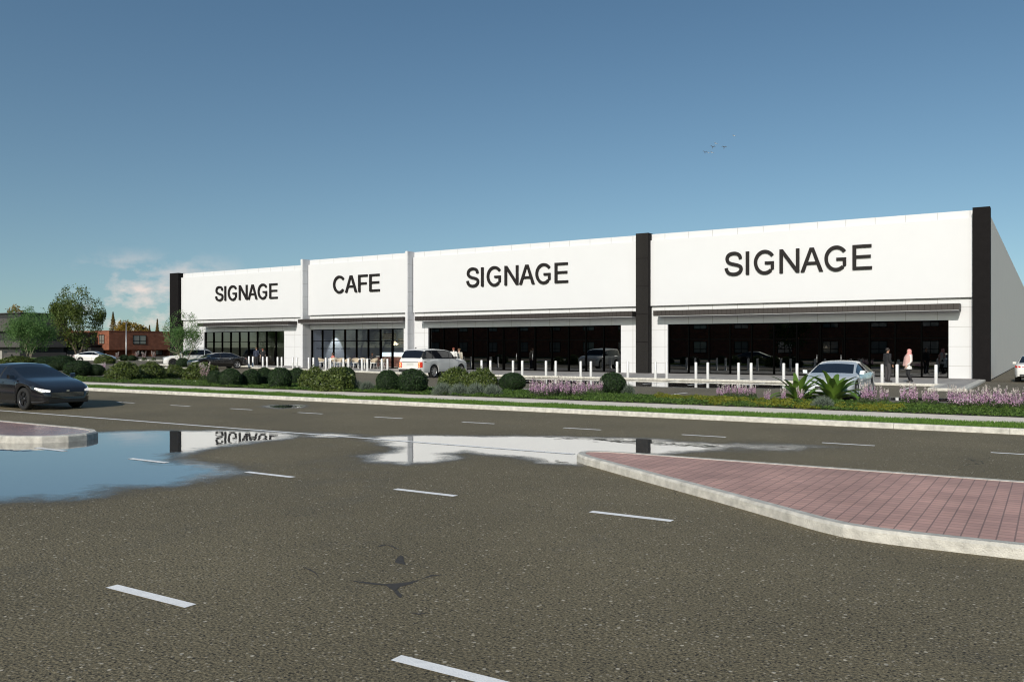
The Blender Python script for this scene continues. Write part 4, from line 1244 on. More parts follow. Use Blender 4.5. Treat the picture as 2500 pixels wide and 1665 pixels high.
# ----------------------------------------------------------------------------- neighbouring buildings
def window_part(parent, org, ax, z0, w_, h, cols=2, rows=2, depth=0.12):
    """a window set in a wall: org = lower left corner on the wall face, ax = unit vector along the wall (outside is to the right of ax)"""
    out = Vector((ax.y, -ax.x, 0))
    def P(a, d, z): return (org.x + ax.x * a + out.x * d, org.y + ax.y * a + out.y * d, z)
    f = MB()
    def bar(a0, a1, za, zb, d0=0.0, d1=0.07):
        v = [P(a0, d0, za), P(a1, d0, za), P(a1, d1, za), P(a0, d1, za), P(a0, d0, zb), P(a1, d0, zb), P(a1, d1, zb), P(a0, d1, zb)]
        f.add(v, [(0, 1, 2, 3), (4, 7, 6, 5), (0, 4, 5, 1), (1, 5, 6, 2), (2, 6, 7, 3), (3, 7, 4, 0)])
    t = 0.09
    bar(0, w_, z0, z0 + t); bar(0, w_, z0 + h - t, z0 + h)
    for i in range(cols + 1):
        a = (w_ - t) * i / cols; bar(a, a + t, z0 + t, z0 + h - t)
    for k in range(1, rows):
        zz = z0 + h * (0.36 if rows == 2 else k / rows)
        for i in range(cols):
            a = (w_ - t) * i / cols + t; bar(a, (w_ - t) * (i + 1) / cols, zz - t / 2, zz + t / 2)
    o = f.build('window', M['frame'], parent)
    p = MB(); p.add([P(0.02, 0.03, z0 + 0.02), P(w_ - 0.02, 0.03, z0 + 0.02), P(w_ - 0.02, 0.03, z0 + h - 0.02), P(0.02, 0.03, z0 + h - 0.02)], [(0, 1, 2, 3)])
    p.build('pane', M['pane_blind'], o)
    return o
M['pane_blind'] = basic('window pane before pale blinds', (0.20, 0.19, 0.17), 0.08, spec=0.8, coat=0.5)
M['pane_dark'] = basic('dark window pane', (0.02, 0.022, 0.025), 0.05, spec=0.8)

# red brick block in the distance on the left
bb = empty('brick_building', (-158.5, 100.8, 0), 0, 'red brick two storey block with dark framed windows behind the car park', 'building')
def bpart(mb, name, mat): return mb.build(name, mat, bb)
Hb = 5.1
w = MB()
w.box(-13.6, 0, 0, 26, 1.35, Hb)                       # upper storey
w.box(-13.6, -2.2, 0.6, 26, 0, 1.347)                   # lower part, set back under the overhang
bpart(w, 'wall', M['redbrick'])
w = MB(); w.box(-0.001, 0.25, 16.0, 16.4, 1.36, Hb + 0.02); bpart(w, 'downpipe', M['redbrick'])
w = MB(); w.box(-13.7, 0.08, -0.08, 26.1, Hb + 0.003, Hb + 0.12); bpart(w, 'roof', M['redbrick'])
for k in range(5):                                      # brick piers between the low windows
    w = MB(); w.box(-2.197, -0.2, 5.2 + 4.4 * k, 6.2 + 4.4 * k, 0, 1.347); bpart(w, 'pier', M['redbrick'])
for k in range(4):
    window_part(bb, Vector((-2.2, 6.6 + 4.4 * k, 0)), Vector((0, 1, 0)), 0.25, 2.6, 1.0, 3, 1)
X_, Y_ = Vector((1, 0, 0)), Vector((0, 1, 0))
for a in (-9.6, -6.4, -3.3): window_part(bb, Vector((a, 0, 0)), X_, 2.55, 1.75, 1.85)
window_part(bb, Vector((0, 5.2, 0)), Y_, 2.5, 3.0, 1.85)
window_part(bb, Vector((0, 17.2, 0)), Y_, 2.5, 7.4, 1.95, 7, 1)
w = MB(); w.box(-11.5, -3.0, -3.2, -0.003, 0, 2.3); w.box(-3.0, -1.9, -2.6, -0.003, 0, 1.75)
bpart(w, 'entrance_block', M['darkconc'])
w = MB(); w.box(-12, -2.2, -3.6, 0.2, 2.303, 2.42); bpart(w, 'entrance_roof', M['darkconc'])

# long grey building at the left edge: horizontal bands of concrete and recess
gb = empty('grey_building', (-161.5, 85, 0), 0, 'dark grey flat roofed building with horizontal concrete bands at the left edge', 'building')
for z0, z1, ov, mt, nm in ((0.0, 0.9, 0.0, 'greyconc', 'plinth'), (0.9, 1.9, -0.9, 'darkconc', 'recess'), (1.9, 3.1, 0.15, 'greyconc', 'concrete_band'),
                           (3.1, 4.9, -0.6, 'darkconc', 'recess'), (4.9, 7.3, 0.3, 'greyconc', 'concrete_band'), (7.3, 8.2, -0.3, 'darkconc', 'parapet_recess'), (8.2, 8.35, 0.1, 'greyconc', 'roof')):
    w = MB(); w.box(-40, ov, -ov, 8.3 + 0.5, z0 + 0.002, z1 - 0.002); w.build(nm, M[mt], gb)
w = MB()
for k in range(3): w.box(-30 + 9 * k, -27.5 + 9 * k, -0.12, 0.1, 7.35, 8.15)
w.build('concrete_panel', M['greyconc'], gb)
# low garden wall with posts in front of it
gw = empty('garden_wall', (-128, 66, 0), 0, 'low grey garden wall with pale square posts before the grey building', 'wall')
w = MB(); w.box(-40, 0, 0.1, 0.35, 0, 0.9); w.build('wall_panel', M['greyconc'], gw)
for x in (-12.2, -21, -3.5, -30):
    w = MB(); w.box(x, x + 1.5, -0.15, 0.6, 0, 1.35); w.box(x - 0.06, x + 1.56, -0.21, 0.66, 1.352, 1.43); w.build('post', M['lightconc'], gw)
lw = empty('block_wall', (*at_t(196, 168), 0), 0, 'short pale block wall beside the lawn left of the white saloon', 'wall')
w = MB(); w.box(-4.6, 0, 0, 0.3, 0.0, 1.2); w.build('wall_panel', M['lightconc'], lw)
w = MB(); w.box(-4.7, 0.1, -0.05, 0.35, 1.202, 1.28); w.build('coping', M['lightconc'], lw)
wb = empty('white_building', (-144.0, 142, 0), 0, 'low white flat roofed building between the brick block and the dark corner pillar', 'building')
w = MB(); w.box(-6, 14, 0, 9, 0, 7.0); w.build('wall', M['side'], wb)
w = MB(); w.box(-6.15, 14.15, -0.15, 9.15, 7.002, 7.3); w.build('roof', M['side'], wb)
x, y, t = at(308, 876, 0)
sl = empty('street_lamp', (x, y, 0), R(180), 'slender grey street lamp in front of the red brick block', 'street lamp')
hl = (HPX - 786) * t / FPX + EYE
w = MB(); w.tube([(0, 0, 0), (0, 0, 0.9), (0, 0, hl - 0.25)], [0.10, 0.085, 0.06], 10); w.build('pole', M['steel'], sl)
w = MB(); w.tube([(0, 0, hl - 0.25), (0.05, 0, hl - 0.08), (0.25, 0, hl)], 0.045, 8); w.build('arm', M['steel'], sl)
w = MB(); w.lathe([(0, 0.06), (0.12, 0.05), (0.17, 0.0), (0.13, -0.05), (0, -0.06)], 12); lh = w.build('lamp_head', M['steel'], sl); lh.location = (0.5, 0, hl + 0.02); lh.scale = (1.9, 1, 1)

# the other side of the road, behind the viewer: what the dark shop glass mirrors
ob = empty('brick_building', (-55, -30, 0), 0, 'long red brick building across the road, mirrored in the shop glass', 'building')
w = MB(); w.box(-60, 60, -10, 0, 0, 9.5); w.build('wall', M['redbrick'], ob)
w = MB(); w.box(-60.2, 60.2, -10.2, 0.2, 9.503, 9.9); w.build('roof', M['darkconc'], ob)
for k in range(-4, 12):
    window_part(ob, Vector((-26.5 + 7.2 * k + 2.4, 0.0, 0)), Vector((-1, 0, 0)), 0.9, 2.4, 2.0)
    window_part(ob, Vector((-26.5 + 7.2 * k + 2.4, 0.0, 0)), Vector((-1, 0, 0)), 5.0, 2.4, 1.9)
for i, (x, y, h, rx) in enumerate([(-119, -24, 9.5, 4.6), (-127, -27, 10.5, 5.2), (-134, -22, 9.0, 4.4), (-60, -22, 8, 3.2), (-34, -21, 8, 3.4)]):
    tree('roadside_tree', x, y, 0, h, (rx, h * 0.42), 1, M['leaf_tall'], M['bark_dark'], 2600, 0.36,
         'green roadside tree across the road, %s from the left' % ORD[(3, 2, 1, 4, 5)[i]], 'roadside trees behind the viewer', 90 + i, 0.24)

# ----------------------------------------------------------------------------- cars
M['tyre'] = basic('tyre rubber', (0.012, 0.012, 0.012), 0.85)
M['rim'] = basic('alloy rim', (0.45, 0.45, 0.46), 0.3, metal=0.8)
M['rim_dark'] = basic('dark alloy rim', (0.06, 0.06, 0.065), 0.35, metal=0.7)
M['well'] = basic('wheel well', (0.008, 0.008, 0.008), 0.9)
M['carglass'] = basic('tinted car glass', (0.008, 0.010, 0.015), 0.03, spec=0.6)
M['trim'] = basic('black trim', (0.014, 0.014, 0.014), 0.5)
M['chrome'] = basic('chrome', (0.6, 0.6, 0.6), 0.15, metal=1.0)
M['plate'] = basic('blank plate', (0.55, 0.55, 0.53), 0.5)
M['lens'] = basic('headlamp lens', (0.45, 0.46, 0.48), 0.06, spec=0.9, coat=1.0)
M['lens_on'] = basic('lit headlamp', (0.8, 0.8, 0.8), 0.1, emit=(1.0, 0.93, 0.82), es=0.45)
M['tail'] = basic('tail lamp', (0.22, 0.010, 0.008), 0.12, spec=0.8, coat=0.6)
M['tail_on'] = basic('lit tail lamp', (0.30, 0.012, 0.010), 0.2, emit=(1.0, 0.06, 0.02), es=0.22)
M['tail_hot'] = basic('lit tail lamp ring', (0.8, 0.3, 0.2), 0.2, emit=(1.0, 0.26, 0.08), es=3.0)
def paint(name, col, metal=0.0, rough=0.28):
    return basic(name, col, rough, metal=metal, coat=1.0)
M['paint_white'] = paint('white car paint', (0.70, 0.695, 0.68))
M['paint_silver'] = paint('silver white car paint', (0.58, 0.61, 0.63), 0.15, 0.25)
M['paint_black'] = paint('black car paint', (0.0045, 0.004, 0.0045), 0.0, 0.22)
M['paint_grey'] = paint('dark grey car paint', (0.016, 0.0155, 0.018), 0.35, 0.14)

def smoothpath(pts):
    xs_ = np.array([p[0] for p in pts], float); ys_ = np.array([p[1] for p in pts], float)
    d = np.diff(ys_) / np.diff(xs_)
    m = np.zeros(len(xs_)); m[0], m[-1] = d[0], d[-1]
    for i in range(1, len(xs_) - 1):
        m[i] = 0 if d[i - 1] * d[i] <= 0 else 2 * d[i - 1] * d[i] / (d[i - 1] + d[i])
    def f(x):
        x = min(max(x, xs_[0]), xs_[-1]); i = int(np.clip(np.searchsorted(xs_, x) - 1, 0, len(xs_) - 2))
        h = xs_[i + 1] - xs_[i]; t = (x - xs_[i]) / h
        return float((2 * t**3 - 3 * t**2 + 1) * ys_[i] + (t**3 - 2 * t**2 + t) * h * m[i] + (-2 * t**3 + 3 * t**2) * ys_[i + 1] + (t**3 - t**2) * h * m[i + 1])
    return f

def wheel_meshes(r, wd, spokes, rimmat):
    t = MB(); rr = r * 0.70
    t.lathe([(rr, -wd / 2 + 0.01), (r * 0.93, -wd / 2), (r, -wd / 2 + 0.03), (r, wd / 2 - 0.03), (r * 0.93, wd / 2), (rr, wd / 2 - 0.01)], 32, 0, 'y')
    ty = t.mesh('tyre', M['tyre'])
    q = MB()
    q.lathe([(rr, -wd / 2 + 0.012), (rr * 0.93, -wd / 2 + 0.022), (rr * 0.90, -wd / 2 + 0.06)], 32, 0, 'y')
    q.lathe([(rr, wd / 2 - 0.012), (rr * 0.93, wd / 2 - 0.022), (rr * 0.90, wd / 2 - 0.06)], 32, 0, 'y')
    for s_ in (-1, 1):
        yo = s_ * (wd / 2 - 0.03); yi = s_ * (wd / 2 - 0.07)
        n = 20
        vv = [(0, yi, 0)] + [(rr * 0.92 * math.cos(2 * PI * k / n), yi, rr * 0.92 * math.sin(2 * PI * k / n)) for k in range(n)]
        q.add(vv, [(0, 1 + k, 1 + (k + 1) % n) if s_ < 0 else (0, 1 + (k + 1) % n, 1 + k) for k in range(n)], 1)
        for k in range(spokes):
            a = 2 * PI * k / spokes + 0.3
            for da in (-0.5, 0.5):
                a1 = a + da * 0.9 / spokes * 2; w0, w1 = 0.026, 0.020
                ca, sa = math.cos(a), math.sin(a); cb, sb_ = math.cos(a1), math.sin(a1)
                p0 = (0.15 * rr * ca, 0.15 * rr * sa); p1 = (0.92 * rr * cb, 0.92 * rr * sb_)
                na = (-sa * w0, ca * w0); nb = (-sb_ * w1, cb * w1)
                v = [(p0[0] - na[0], yo, p0[1] - na[1]), (p1[0] - nb[0], yo, p1[1] - nb[1]), (p1[0] + nb[0], yo, p1[1] + nb[1]), (p0[0] + na[0], yo, p0[1] + na[1])]
                v += [(x_, yi, z_) for x_, _, z_ in v]
                q.add(v, [(0, 1, 2, 3), (0, 4, 5, 1), (2, 6, 7, 3)], 0)
        q.lathe([(0.0, yo - s_ * -0.004), (0.055, yo), (0.06, yi)], 14, 0, 'y')
    return ty, q.mesh('rim', [rimmat, M['well']])

def make_car(name, loc, rz, label, L_, W_, wb, fo, r, top, belt, hw, roofw, sill, pil, mat, rim='rim', spokes=5, lower=None, opt=None):
    """x forward, y left, z up; origin on the ground under the middle of the wheelbase.
    fo: front overhang; top/belt/hw/roofw: side and plan outlines over x; pil: x of rear glass base/top, windscreen top/base, side glass ends and the pillar"""
    opt = opt or {}
    root = empty(name, loc, rz, label, 'car')
    x1 = wb / 2 + fo; x0 = x1 - L_
    T, B, Hw, Rw, S = map(smoothpath, (top, belt, hw, roofw, sill))
    ax_ = (-wb / 2, wb / 2); RA = r + 0.055
    rg0, rg1, ws1, ws0 = pil['glass']; sg0, sg1, bp = pil['side']
    sx = set(np.round(np.linspace(x0, x1, int(L_ / 0.07)), 4)) | {rg0, rg1, ws1, ws0, sg0, sg1, bp - 0.045, bp + 0.045} | set(pil.get('extra', ()))
    for a in ax_:
        for q in np.linspace(-RA, RA, 19): sx.add(round(a + q, 4))
        sx |= {a - RA - 0.002, a + RA + 0.002}
    for q in (0.012, 0.03, 0.06): sx |= {x0 + q, x1 - q}
    sx = sorted(x for x in sx if x0 <= x <= x1)
    ghm = max(T(x) - B(x) for x in sx)
    def ring(x):
        e = min(x - x0, x1 - x)
        k = 1 - 0.035 * max(0, 1 - e / 0.06) ** 2
        t, b, w_ = T(x), B(x), Hw(x) * k
        s_ = S(x)
        lift = 0.03 * max(0, 1 - e / 0.06) ** 2
        t -= lift; b = min(b, t - 0.012); b -= lift * 0.5
        for a in ax_:
            if abs(x - a) <= RA: s_ = max(s_, r + math.sqrt(max(0, RA * RA - (x - a) ** 2)))
        s_ = min(s_, b - 0.05)
        gh = max(t - b, 0.0); g = min(1, gh / ghm)
        g2 = min(1, max(0, (gh - 0.05) / (ghm - 0.05)))
        yb = w_ * 0.955; yr = (1 - g2) * w_ * 0.86 + g2 * Rw(x)
        zr = b + gh * (0.72 + 0.16 * g2)
        def lp(a_, b_, f): return a_ + (b_ - a_) * f
        R_ = [(0, s_), (w_ * .80, s_), (w_ * .955, s_), (w_ * .975, s_ + (b - s_) * .06), (w_ * .992, lp(s_, b, .36)), (w_ * 1.0, lp(s_, b, .66)), (w_ * .990, lp(s_, b, .86)), (yb, b)]
        bow = 0.018 * g2
        R_ += [(lp(yb, yr, .07) + bow, lp(b, zr, .07)), (lp(yb, yr, .5) + bow * 1.6, lp(b, zr, .5)), (lp(yb, yr, .90) + bow, lp(b, zr, .90)), (yr, zr), (yr * .93, b + gh * (0.86 + 0.06 * g2)), (yr * .55, b + gh * (0.97)), (0, t)]
        return R_
    nr = 15
    Vh = [[(x, y, z) for y, z in ring(x)] for x in sx]
    body = MB(); glass_ = {}
    V = []; idx = {}
    for i, rr_ in enumerate(Vh):
        for j in range(nr):
            idx[(i, j, 1)] = len(V); V.append(rr_[j])
            if 0 < j < nr - 1: idx[(i, j, -1)] = len(V); V.append((rr_[j][0], -rr_[j][1], rr_[j][2]))
            else: idx[(i, j, -1)] = idx[(i, j, 1)]
    bf, bmi = [], []; gf = {}
    for i in range(len(sx) - 1):
        xm = (sx[i] + sx[i + 1]) / 2
        for j in range(nr - 1):
            for s_ in (1, -1):
                q = [idx[(i, j, s_)], idx[(i + 1, j, s_)], idx[(i + 1, j + 1, s_)], idx[(i, j + 1, s_)]]
                if s_ < 0: q = q[::-1]
                part_ = None
                if 8 <= j <= 9 and sg0 < xm < sg1:
                    zz = Vh[i][10][2] - Vh[i][8][2]
                    if zz > 0.05:
                        if abs(xm - bp) < 0.045: part_ = 'pillar'
                        else: part_ = ('side_window', s_, 0 if xm < bp else 1)
                        for pa, pb in pil.get('gaps', ()):
                            if pa < xm < pb: part_ = 'gap'
                if j >= 12 and rg0 < xm < rg1: part_ = ('rear_window',)
                if j >= 12 and ws1 < xm < ws0: part_ = ('windscreen',)
                if part_ == 'gap': part_ = None
                if isinstance(part_, tuple): gf.setdefault(part_, []).append(q)
                elif part_ == 'pillar': bf.append(q); bmi.append(2)
                elif j <= 1: bf.append(q); bmi.append(1)
                elif lower and j in lower['rows'] : bf.append(q); bmi.append(2)
                else:
                    bf.append(q); bmi.append(0 if not (opt.get('black_pillars') and 8 <= j <= (12 if xm < x0 + 0.45 else 10) and sg0 - 0.5 < xm < sg1 + 0.1 and Vh[i][10][2] - Vh[i][8][2] > 0.1) else 2)
    for i, rev in ((0, False), (len(sx) - 1, True)):
        loop = [idx[(i, j, 1)] for j in range(nr)] + [idx[(i, j, -1)] for j in range(nr - 2, 0, -1)]
        bf.append(loop[::-1] if rev else loop); bmi.append(0)
    def sub(name_, faces, mats, mi=None):
        used = sorted({k for f in faces for k in f}); mp_ = {k: n_ for n_, k in enumerate(used)}
        me = bpy.data.meshes.new(name_); me.from_pydata([V[k] for k in used], [], [[mp_[k] for k in f] for f in faces])
        for m_ in mats: me.materials.append(m_)
        if mi: me.polygons.foreach_set('material_index', mi)
        bmm = bmesh.new(); bmm.from_mesh(me); bmesh.ops.remove_doubles(bmm, verts=bmm.verts, dist=1e-5); bmesh.ops.dissolve_degenerate(bmm, dist=1e-5, edges=bmm.edges); 
        bmm.normal_update(); bmm.to_mesh(me); bmm.free()
        smart_smooth(me, 32)
        return link(name_, me, root)
    bo_ = sub('body', bf, [mat, M['well'], M['trim']], bmi)
    gm = opt.get('glass', M['carglass'])
    for k_, fs in gf.items():
        sub(k_[0], fs, [gm])
    # surface lookups for lamps, handles and trim
    def surf(x, z):
        R_ = ring(x)[2:12]
        for (ya, za), (yb, zb) in zip(R_, R_[1:]):
            if za <= z <= zb and zb > za: return ya + (yb - ya) * (z - za) / (zb - za)
        return R_[0][0] if z < R_[0][1] else R_[-1][0]
    def side_patch(name_, pts, m_, s_, off=0.008, parent=None, n=6):
        """pts: lower edge list and upper edge list of (x, z)"""
        lo_, up_ = pts
        mb = MB(); v = []
        for k in range(n + 1):
            f = k / n
            def ev(Pl):
                q = f * (len(Pl) - 1); a = min(int(q), len(Pl) - 2); u_ = q - a
                return (Pl[a][0] + (Pl[a + 1][0] - Pl[a][0]) * u_, Pl[a][1] + (Pl[a + 1][1] - Pl[a][1]) * u_)
            xa, za = ev(lo_); xb, zb = ev(up_)
            for g in (0, .5, 1):
                x_, z_ = xa + (xb - xa) * g, za + (zb - za) * g
                v.append((x_, s_ * (surf(min(max(x_, x0), x1), z_) + off), z_))
        f_ = []
        for k in range(n):
            for g in range(2):
                q = (k * 3 + g, (k + 1) * 3 + g, (k + 1) * 3 + g + 1, k * 3 + g + 1)
                f_.append(q if s_ < 0 else q[::-1])
        mb.add(v, f_, 0, True)
        return mb.build(name_, m_, parent or root)
    def end_box(name_, front, y0, y1, z0, z1, m_, d=0.02, parent=None, inset_=0.0):
        mb = MB(); xe = x1 if front else x0
        s_ = 1 if front else -1
        xa, xb = sorted((xe - s_ * (0.03 + inset_), xe + s_ * (d - inset_)))
        mb.box(xa, xb, y0, y1, z0, z1)
        return mb.build(name_, m_, parent or root)
    # wheels
    ty, ri = wheel_meshes(r, 0.235, spokes, M[rim])
    wy = Hw(0) * 0.985 - 0.135
    for a in ax_:
        for s_ in (-1, 1):
            we = empty('wheel', (a, s_ * wy, r)); we.parent = root
            link('tyre', ty, we); link('rim', ri, we)
    # mirrors, handles
    for s_ in (-1, 1):
        xm = ws0 - opt.get('mirror_back', 0.32); zb = B(xm) + 0.04
        mb = MB(); yy = s_ * (Hw(xm) * 0.955)
        v = [(xm + .06, 0, 0), (xm + .05, .16, .01), (xm - .05, .20, .02), (xm - .05, .02, 0), (xm + .03, 0.02, .12), (xm + .03, .17, .13), (xm - .05, .20, .14), (xm - .05, .03, .13)]
        v = [(a, yy + s_ * b_, zb + c_) for a, b_, c_ in v]
        f_ = [(0, 3, 2, 1), (4, 5, 6, 7), (0, 1, 5, 4), (1, 2, 6, 5), (2, 3, 7, 6), (3, 0, 4, 7)]
        mb.add(v, f_ if s_ > 0 else [q[::-1] for q in f_]); mb.build('mirror', opt.get('mirror_mat', mat), root)
        for hx in (bp + 0.10, bp - 0.95):
            zh = B(hx) - 0.11
            side_patch('door_handle', ([(hx, zh), (hx + 0.2, zh)], [(hx, zh + 0.035), (hx + 0.2, zh + 0.035)]), M['chrome'] if opt.get('chrome') else mat, s_, 0.02, n=2)
    # door gaps drawn as real thin dark inlays along the body side
    for s_ in (-1, 1):
        for gx in (bp, bp + 1.05 if bp + 1.05 < wb / 2 - RA else bp + 0.95):
            side_patch('door_gap', ([(gx - 0.006, S(gx) + .10), (gx - 0.006, B(gx) - 0.01)], [(gx + 0.006, S(gx) + .10), (gx + 0.006, B(gx) - 0.01)]), M['trim'], s_, 0.003, n=8)
        if opt.get('sill_trim', True):
            side_patch('sill_trim', ([(-wb / 2 + RA + .02, S(0) + 0.0), (wb / 2 - RA - .02, S(0) + 0.0)], [(-wb / 2 + RA + .02, S(0) + .09), (wb / 2 - RA - .02, S(0) + .09)]), M['trim'], s_, 0.006, n=10)
    car = dict(root=root, side=side_patch, end=end_box, x0=x0, x1=x1, T=T, B=B, Hw=Hw, S=S, surf=surf, mat=mat, body=bo_)
    return car

def sedan_spec(L_=4.75, W_=1.85, H_=1.45, wb=2.8, fo=0.92, r=0.335, rear='notch'):
    x1 = wb / 2 + fo; x0 = x1 - L_; w_ = W_ / 2
    if rear == 'notch':
        top = [(x0, .86), (x0 + .10, .98), (x0 + .62, 1.07), (x0 + 1.45, H_ - .055), (x0 + 2.1, H_), (x0 + 2.55, H_ - .015), (x1 - 1.95, H_ - .09), (x1 - 1.12, 1.0), (x1 - .55, .90), (x1 - .12, .76), (x1, .66)]
        belt = [(x0, .78), (x0 + .10, .90), (x0 + .62, .985), (x0 + 1.4, .965), (x1 - 1.3, .93), (x1 - .55, .83), (x1 - .12, .68), (x1, .60)]
    else:
        top = [(x0, .84), (x0 + .08, .97), (x0 + .35, 1.045), (x0 + 1.35, H_ - .08), (x0 + 2.05, H_), (x0 + 2.5, H_ - .02), (x1 - 2.0, H_ - .12), (x1 - 1.08, .985), (x1 - .55, .87), (x1 - .12, .70), (x1, .60)]
        belt = [(x0, .77), (x0 + .08, .90), (x0 + .35, .975), (x0 + 1.3, .955), (x1 - 1.3, .905), (x1 - .55, .79), (x1 - .12, .63), (x1, .54)]
    hw = [(x0, w_ * .76), (x0 + .06, w_ * .84), (x0 + .25, w_ * .935), (x0 + .9, w_ * .99), (0, w_), (x1 - 1.0, w_ * .985), (x1 - .35, w_ * .91), (x1 - .10, w_ * .80), (x1, w_ * .68)]
    rw = [(x0, w_ * .62), (x0 + 1.3, w_ * .63), (x0 + 2.2, w_ * .655), (x1 - 1.9, w_ * .65), (x1, w_ * .62)]
    sill = [(x0, .34), (x0 + .3, .25), (0, .19), (x1 - .4, .19), (x1, .23)]
    if rear == 'notch': pil = dict(glass=(x0 + .66, x0 + 1.38, x1 - 1.93, x1 - 1.14), side=(x0 + .98, x1 - 1.36, 0.02))
    else: pil = dict(glass=(x0 + .42, x0 + 1.5, x1 - 2.0, x1 - 1.10), side=(x0 + .75, x1 - 1.32, 0.02))
    return dict(L_=L_, W_=W_, wb=wb, fo=fo, r=r, top=top, belt=belt, hw=hw, roofw=rw, sill=sill, pil=pil)

def suv_spec(L_=4.85, W_=1.93, H_=1.78, wb=2.92, fo=0.90, r=0.375, boxy=False):
    x1 = wb / 2 + fo; x0 = x1 - L_; w_ = W_ / 2
    rk = .42 if boxy else .62
    top = [(x0, 1.06 if boxy else 1.02), (x0 + .04, 1.16 if boxy else 1.10), (x0 + .08, 1.22 if boxy else 1.16), (x0 + rk, H_ - .10), (x0 + rk + .16, H_ - .03), (x0 + 1.6, H_), (x0 + 2.45, H_ - .03), (x1 - 1.92, H_ - .12), (x1 - 1.28, 1.22 if boxy else 1.16), (x1 - .6, 1.16 if boxy else 1.06), (x1 - .10, 1.0 if boxy else .90), (x1, .88 if boxy else .78)]
    belt = [(x0, .96), (x0 + .04, 1.10 if boxy else 1.03), (x0 + .10, 1.16 if boxy else 1.08), (x0 + .6, 1.17 if boxy else 1.10), (x0 + 2, 1.165 if boxy else 1.10), (x1 - 1.3, 1.14 if boxy else 1.07), (x1 - .6, 1.05 if boxy else .98), (x1 - .10, .93 if boxy else .82), (x1, .82 if boxy else .72)]
    hw = [(x0, w_ * .84), (x0 + .05, w_ * .89), (x0 + .22, w_ * .955), (x0 + .8, w_ * .99), (0, w_), (x1 - .9, w_ * .99), (x1 - .3, w_ * .94), (x1 - .08, w_ * .85), (x1, w_ * .76)]
    kb = .075 if boxy else 0
    rw = [(x0, w_ * (.70 + kb)), (x0 + .6, w_ * (.71 + kb)), (x0 + 2.0, w_ * (.735 + kb)), (x1 - 1.9, w_ * (.72 + kb)), (x1, w_ * .68)]
    sill = [(x0, .44), (x0 + .3, .36), (0, .30), (x1 - .4, .28), (x1, .32)]
    pil = dict(glass=(x0 + .10, x0 + rk, x1 - 1.9, x1 - 1.30), side=(x0 + .42, x1 - 1.55, 0.12), gaps=((x0 + 1.02, x0 + 1.10),), extra=(x0 + 1.02, x0 + 1.10))
    return dict(L_=L_, W_=W_, wb=wb, fo=fo, r=r, top=top, belt=belt, hw=hw, roofw=rw, sill=sill, pil=pil)

def lamps(c, hl='lens', tl='tail', zf=(.58, .70), zr=(.78, .92), lf=.42, lr=.30, parent=None):
    x0, x1 = c['x0'], c['x1']
    for s_ in (-1, 1):
        a = x1 - lf
        c['side']('headlight', ([(a, zf[1] + .01), (x1 - .10, zf[0] - .01), (x1 - .004, zf[0] - .02)], [(a + .02, zf[1] + .05), (x1 - .10, zf[1] - .01), (x1 - .004, zf[1] - .04)]), M[hl], s_, 0.010)
        b = x0 + lr
        c['side']('taillight', ([(x0 + .004, zr[0]), (x0 + .10, zr[0]), (b, zr[0] + .06)], [(x0 + .004, zr[1] - .04), (x0 + .10, zr[1] - .01), (b, zr[1])]), M[tl], s_, 0.010)

def world_to_center(wx, wy, heading, dx, dy):
    """car origin so that the point (dx forward, dy left) of the car lies at wx, wy"""
    ca, sa = math.cos(heading), math.sin(heading)
    return (wx - dx * ca + dy * sa, wy - dx * sa - dy * ca, 0.0)

# dark saloon on the road, at the left edge, driving right
sp = sedan_spec(4.80, 1.88, 1.44, 2.85, 0.90, 0.345, 'fast')
c = make_car('dark_car', (-28.27, 15.12, 0), 0, 'dark grey saloon with lit headlamps driving on the road at the left edge', mat=M['paint_grey'], rim='rim_dark', **sp)
lamps(c, 'lens_on', 'tail', (.58, .66), lf=.36)
g = c['end']('grille', True, -.52, .52, .40, .555, M['trim'], 0.012)
for k in range(4):
    mb = MB(); mb.box(c['x1'] + .012, c['x1'] + .018, -.50, .50, .415 + .036 * k, .422 + .036 * k); mb.build('grille_bar', M['chrome'], g)
c['end']('lower_intake', True, -.60, .60, .245, .335, M['trim'], 0.012)
c['end']('badge', True, -.045, .045, .565, .615, M['chrome'], 0.012)

# black saloon parked in front of the left shopfront, nose to the left
hd = math.atan2(-0.968, -0.25)
sp = sedan_spec(5.05, 1.90, 1.47, 3.08, 0.90, 0.36, 'notch')
c = make_car('black_car', world_to_center(-62.3, 52.0, hd, -1.54, 0.8), hd, 'black saloon with chrome window trim parked before the left shopfront', mat=M['paint_black'], opt=dict(chrome=True), **sp)
lamps(c, 'lens', 'tail', (.62, .74), (.80, .95))
c['end']('grille', True, -.40, .40, .42, .64, M['chrome'], 0.012)
c['end']('license_plate', False, -.26, .26, .62, .73, M['plate'], 0.012)
for s_ in (-1, 1):
    x0, x1 = c['x0'], c['x1']
    c['side']('chrome_strip', ([(x0 + 1.0, c['B'](x0 + 1.0) + .004), (x1 - 1.4, c['B'](x1 - 1.4) + .004)], [(x0 + 1.0, c['B'](x0 + 1.0) + .030), (x1 - 1.4, c['B'](x1 - 1.4) + .030)]), M['chrome'], s_, 0.008, n=14)

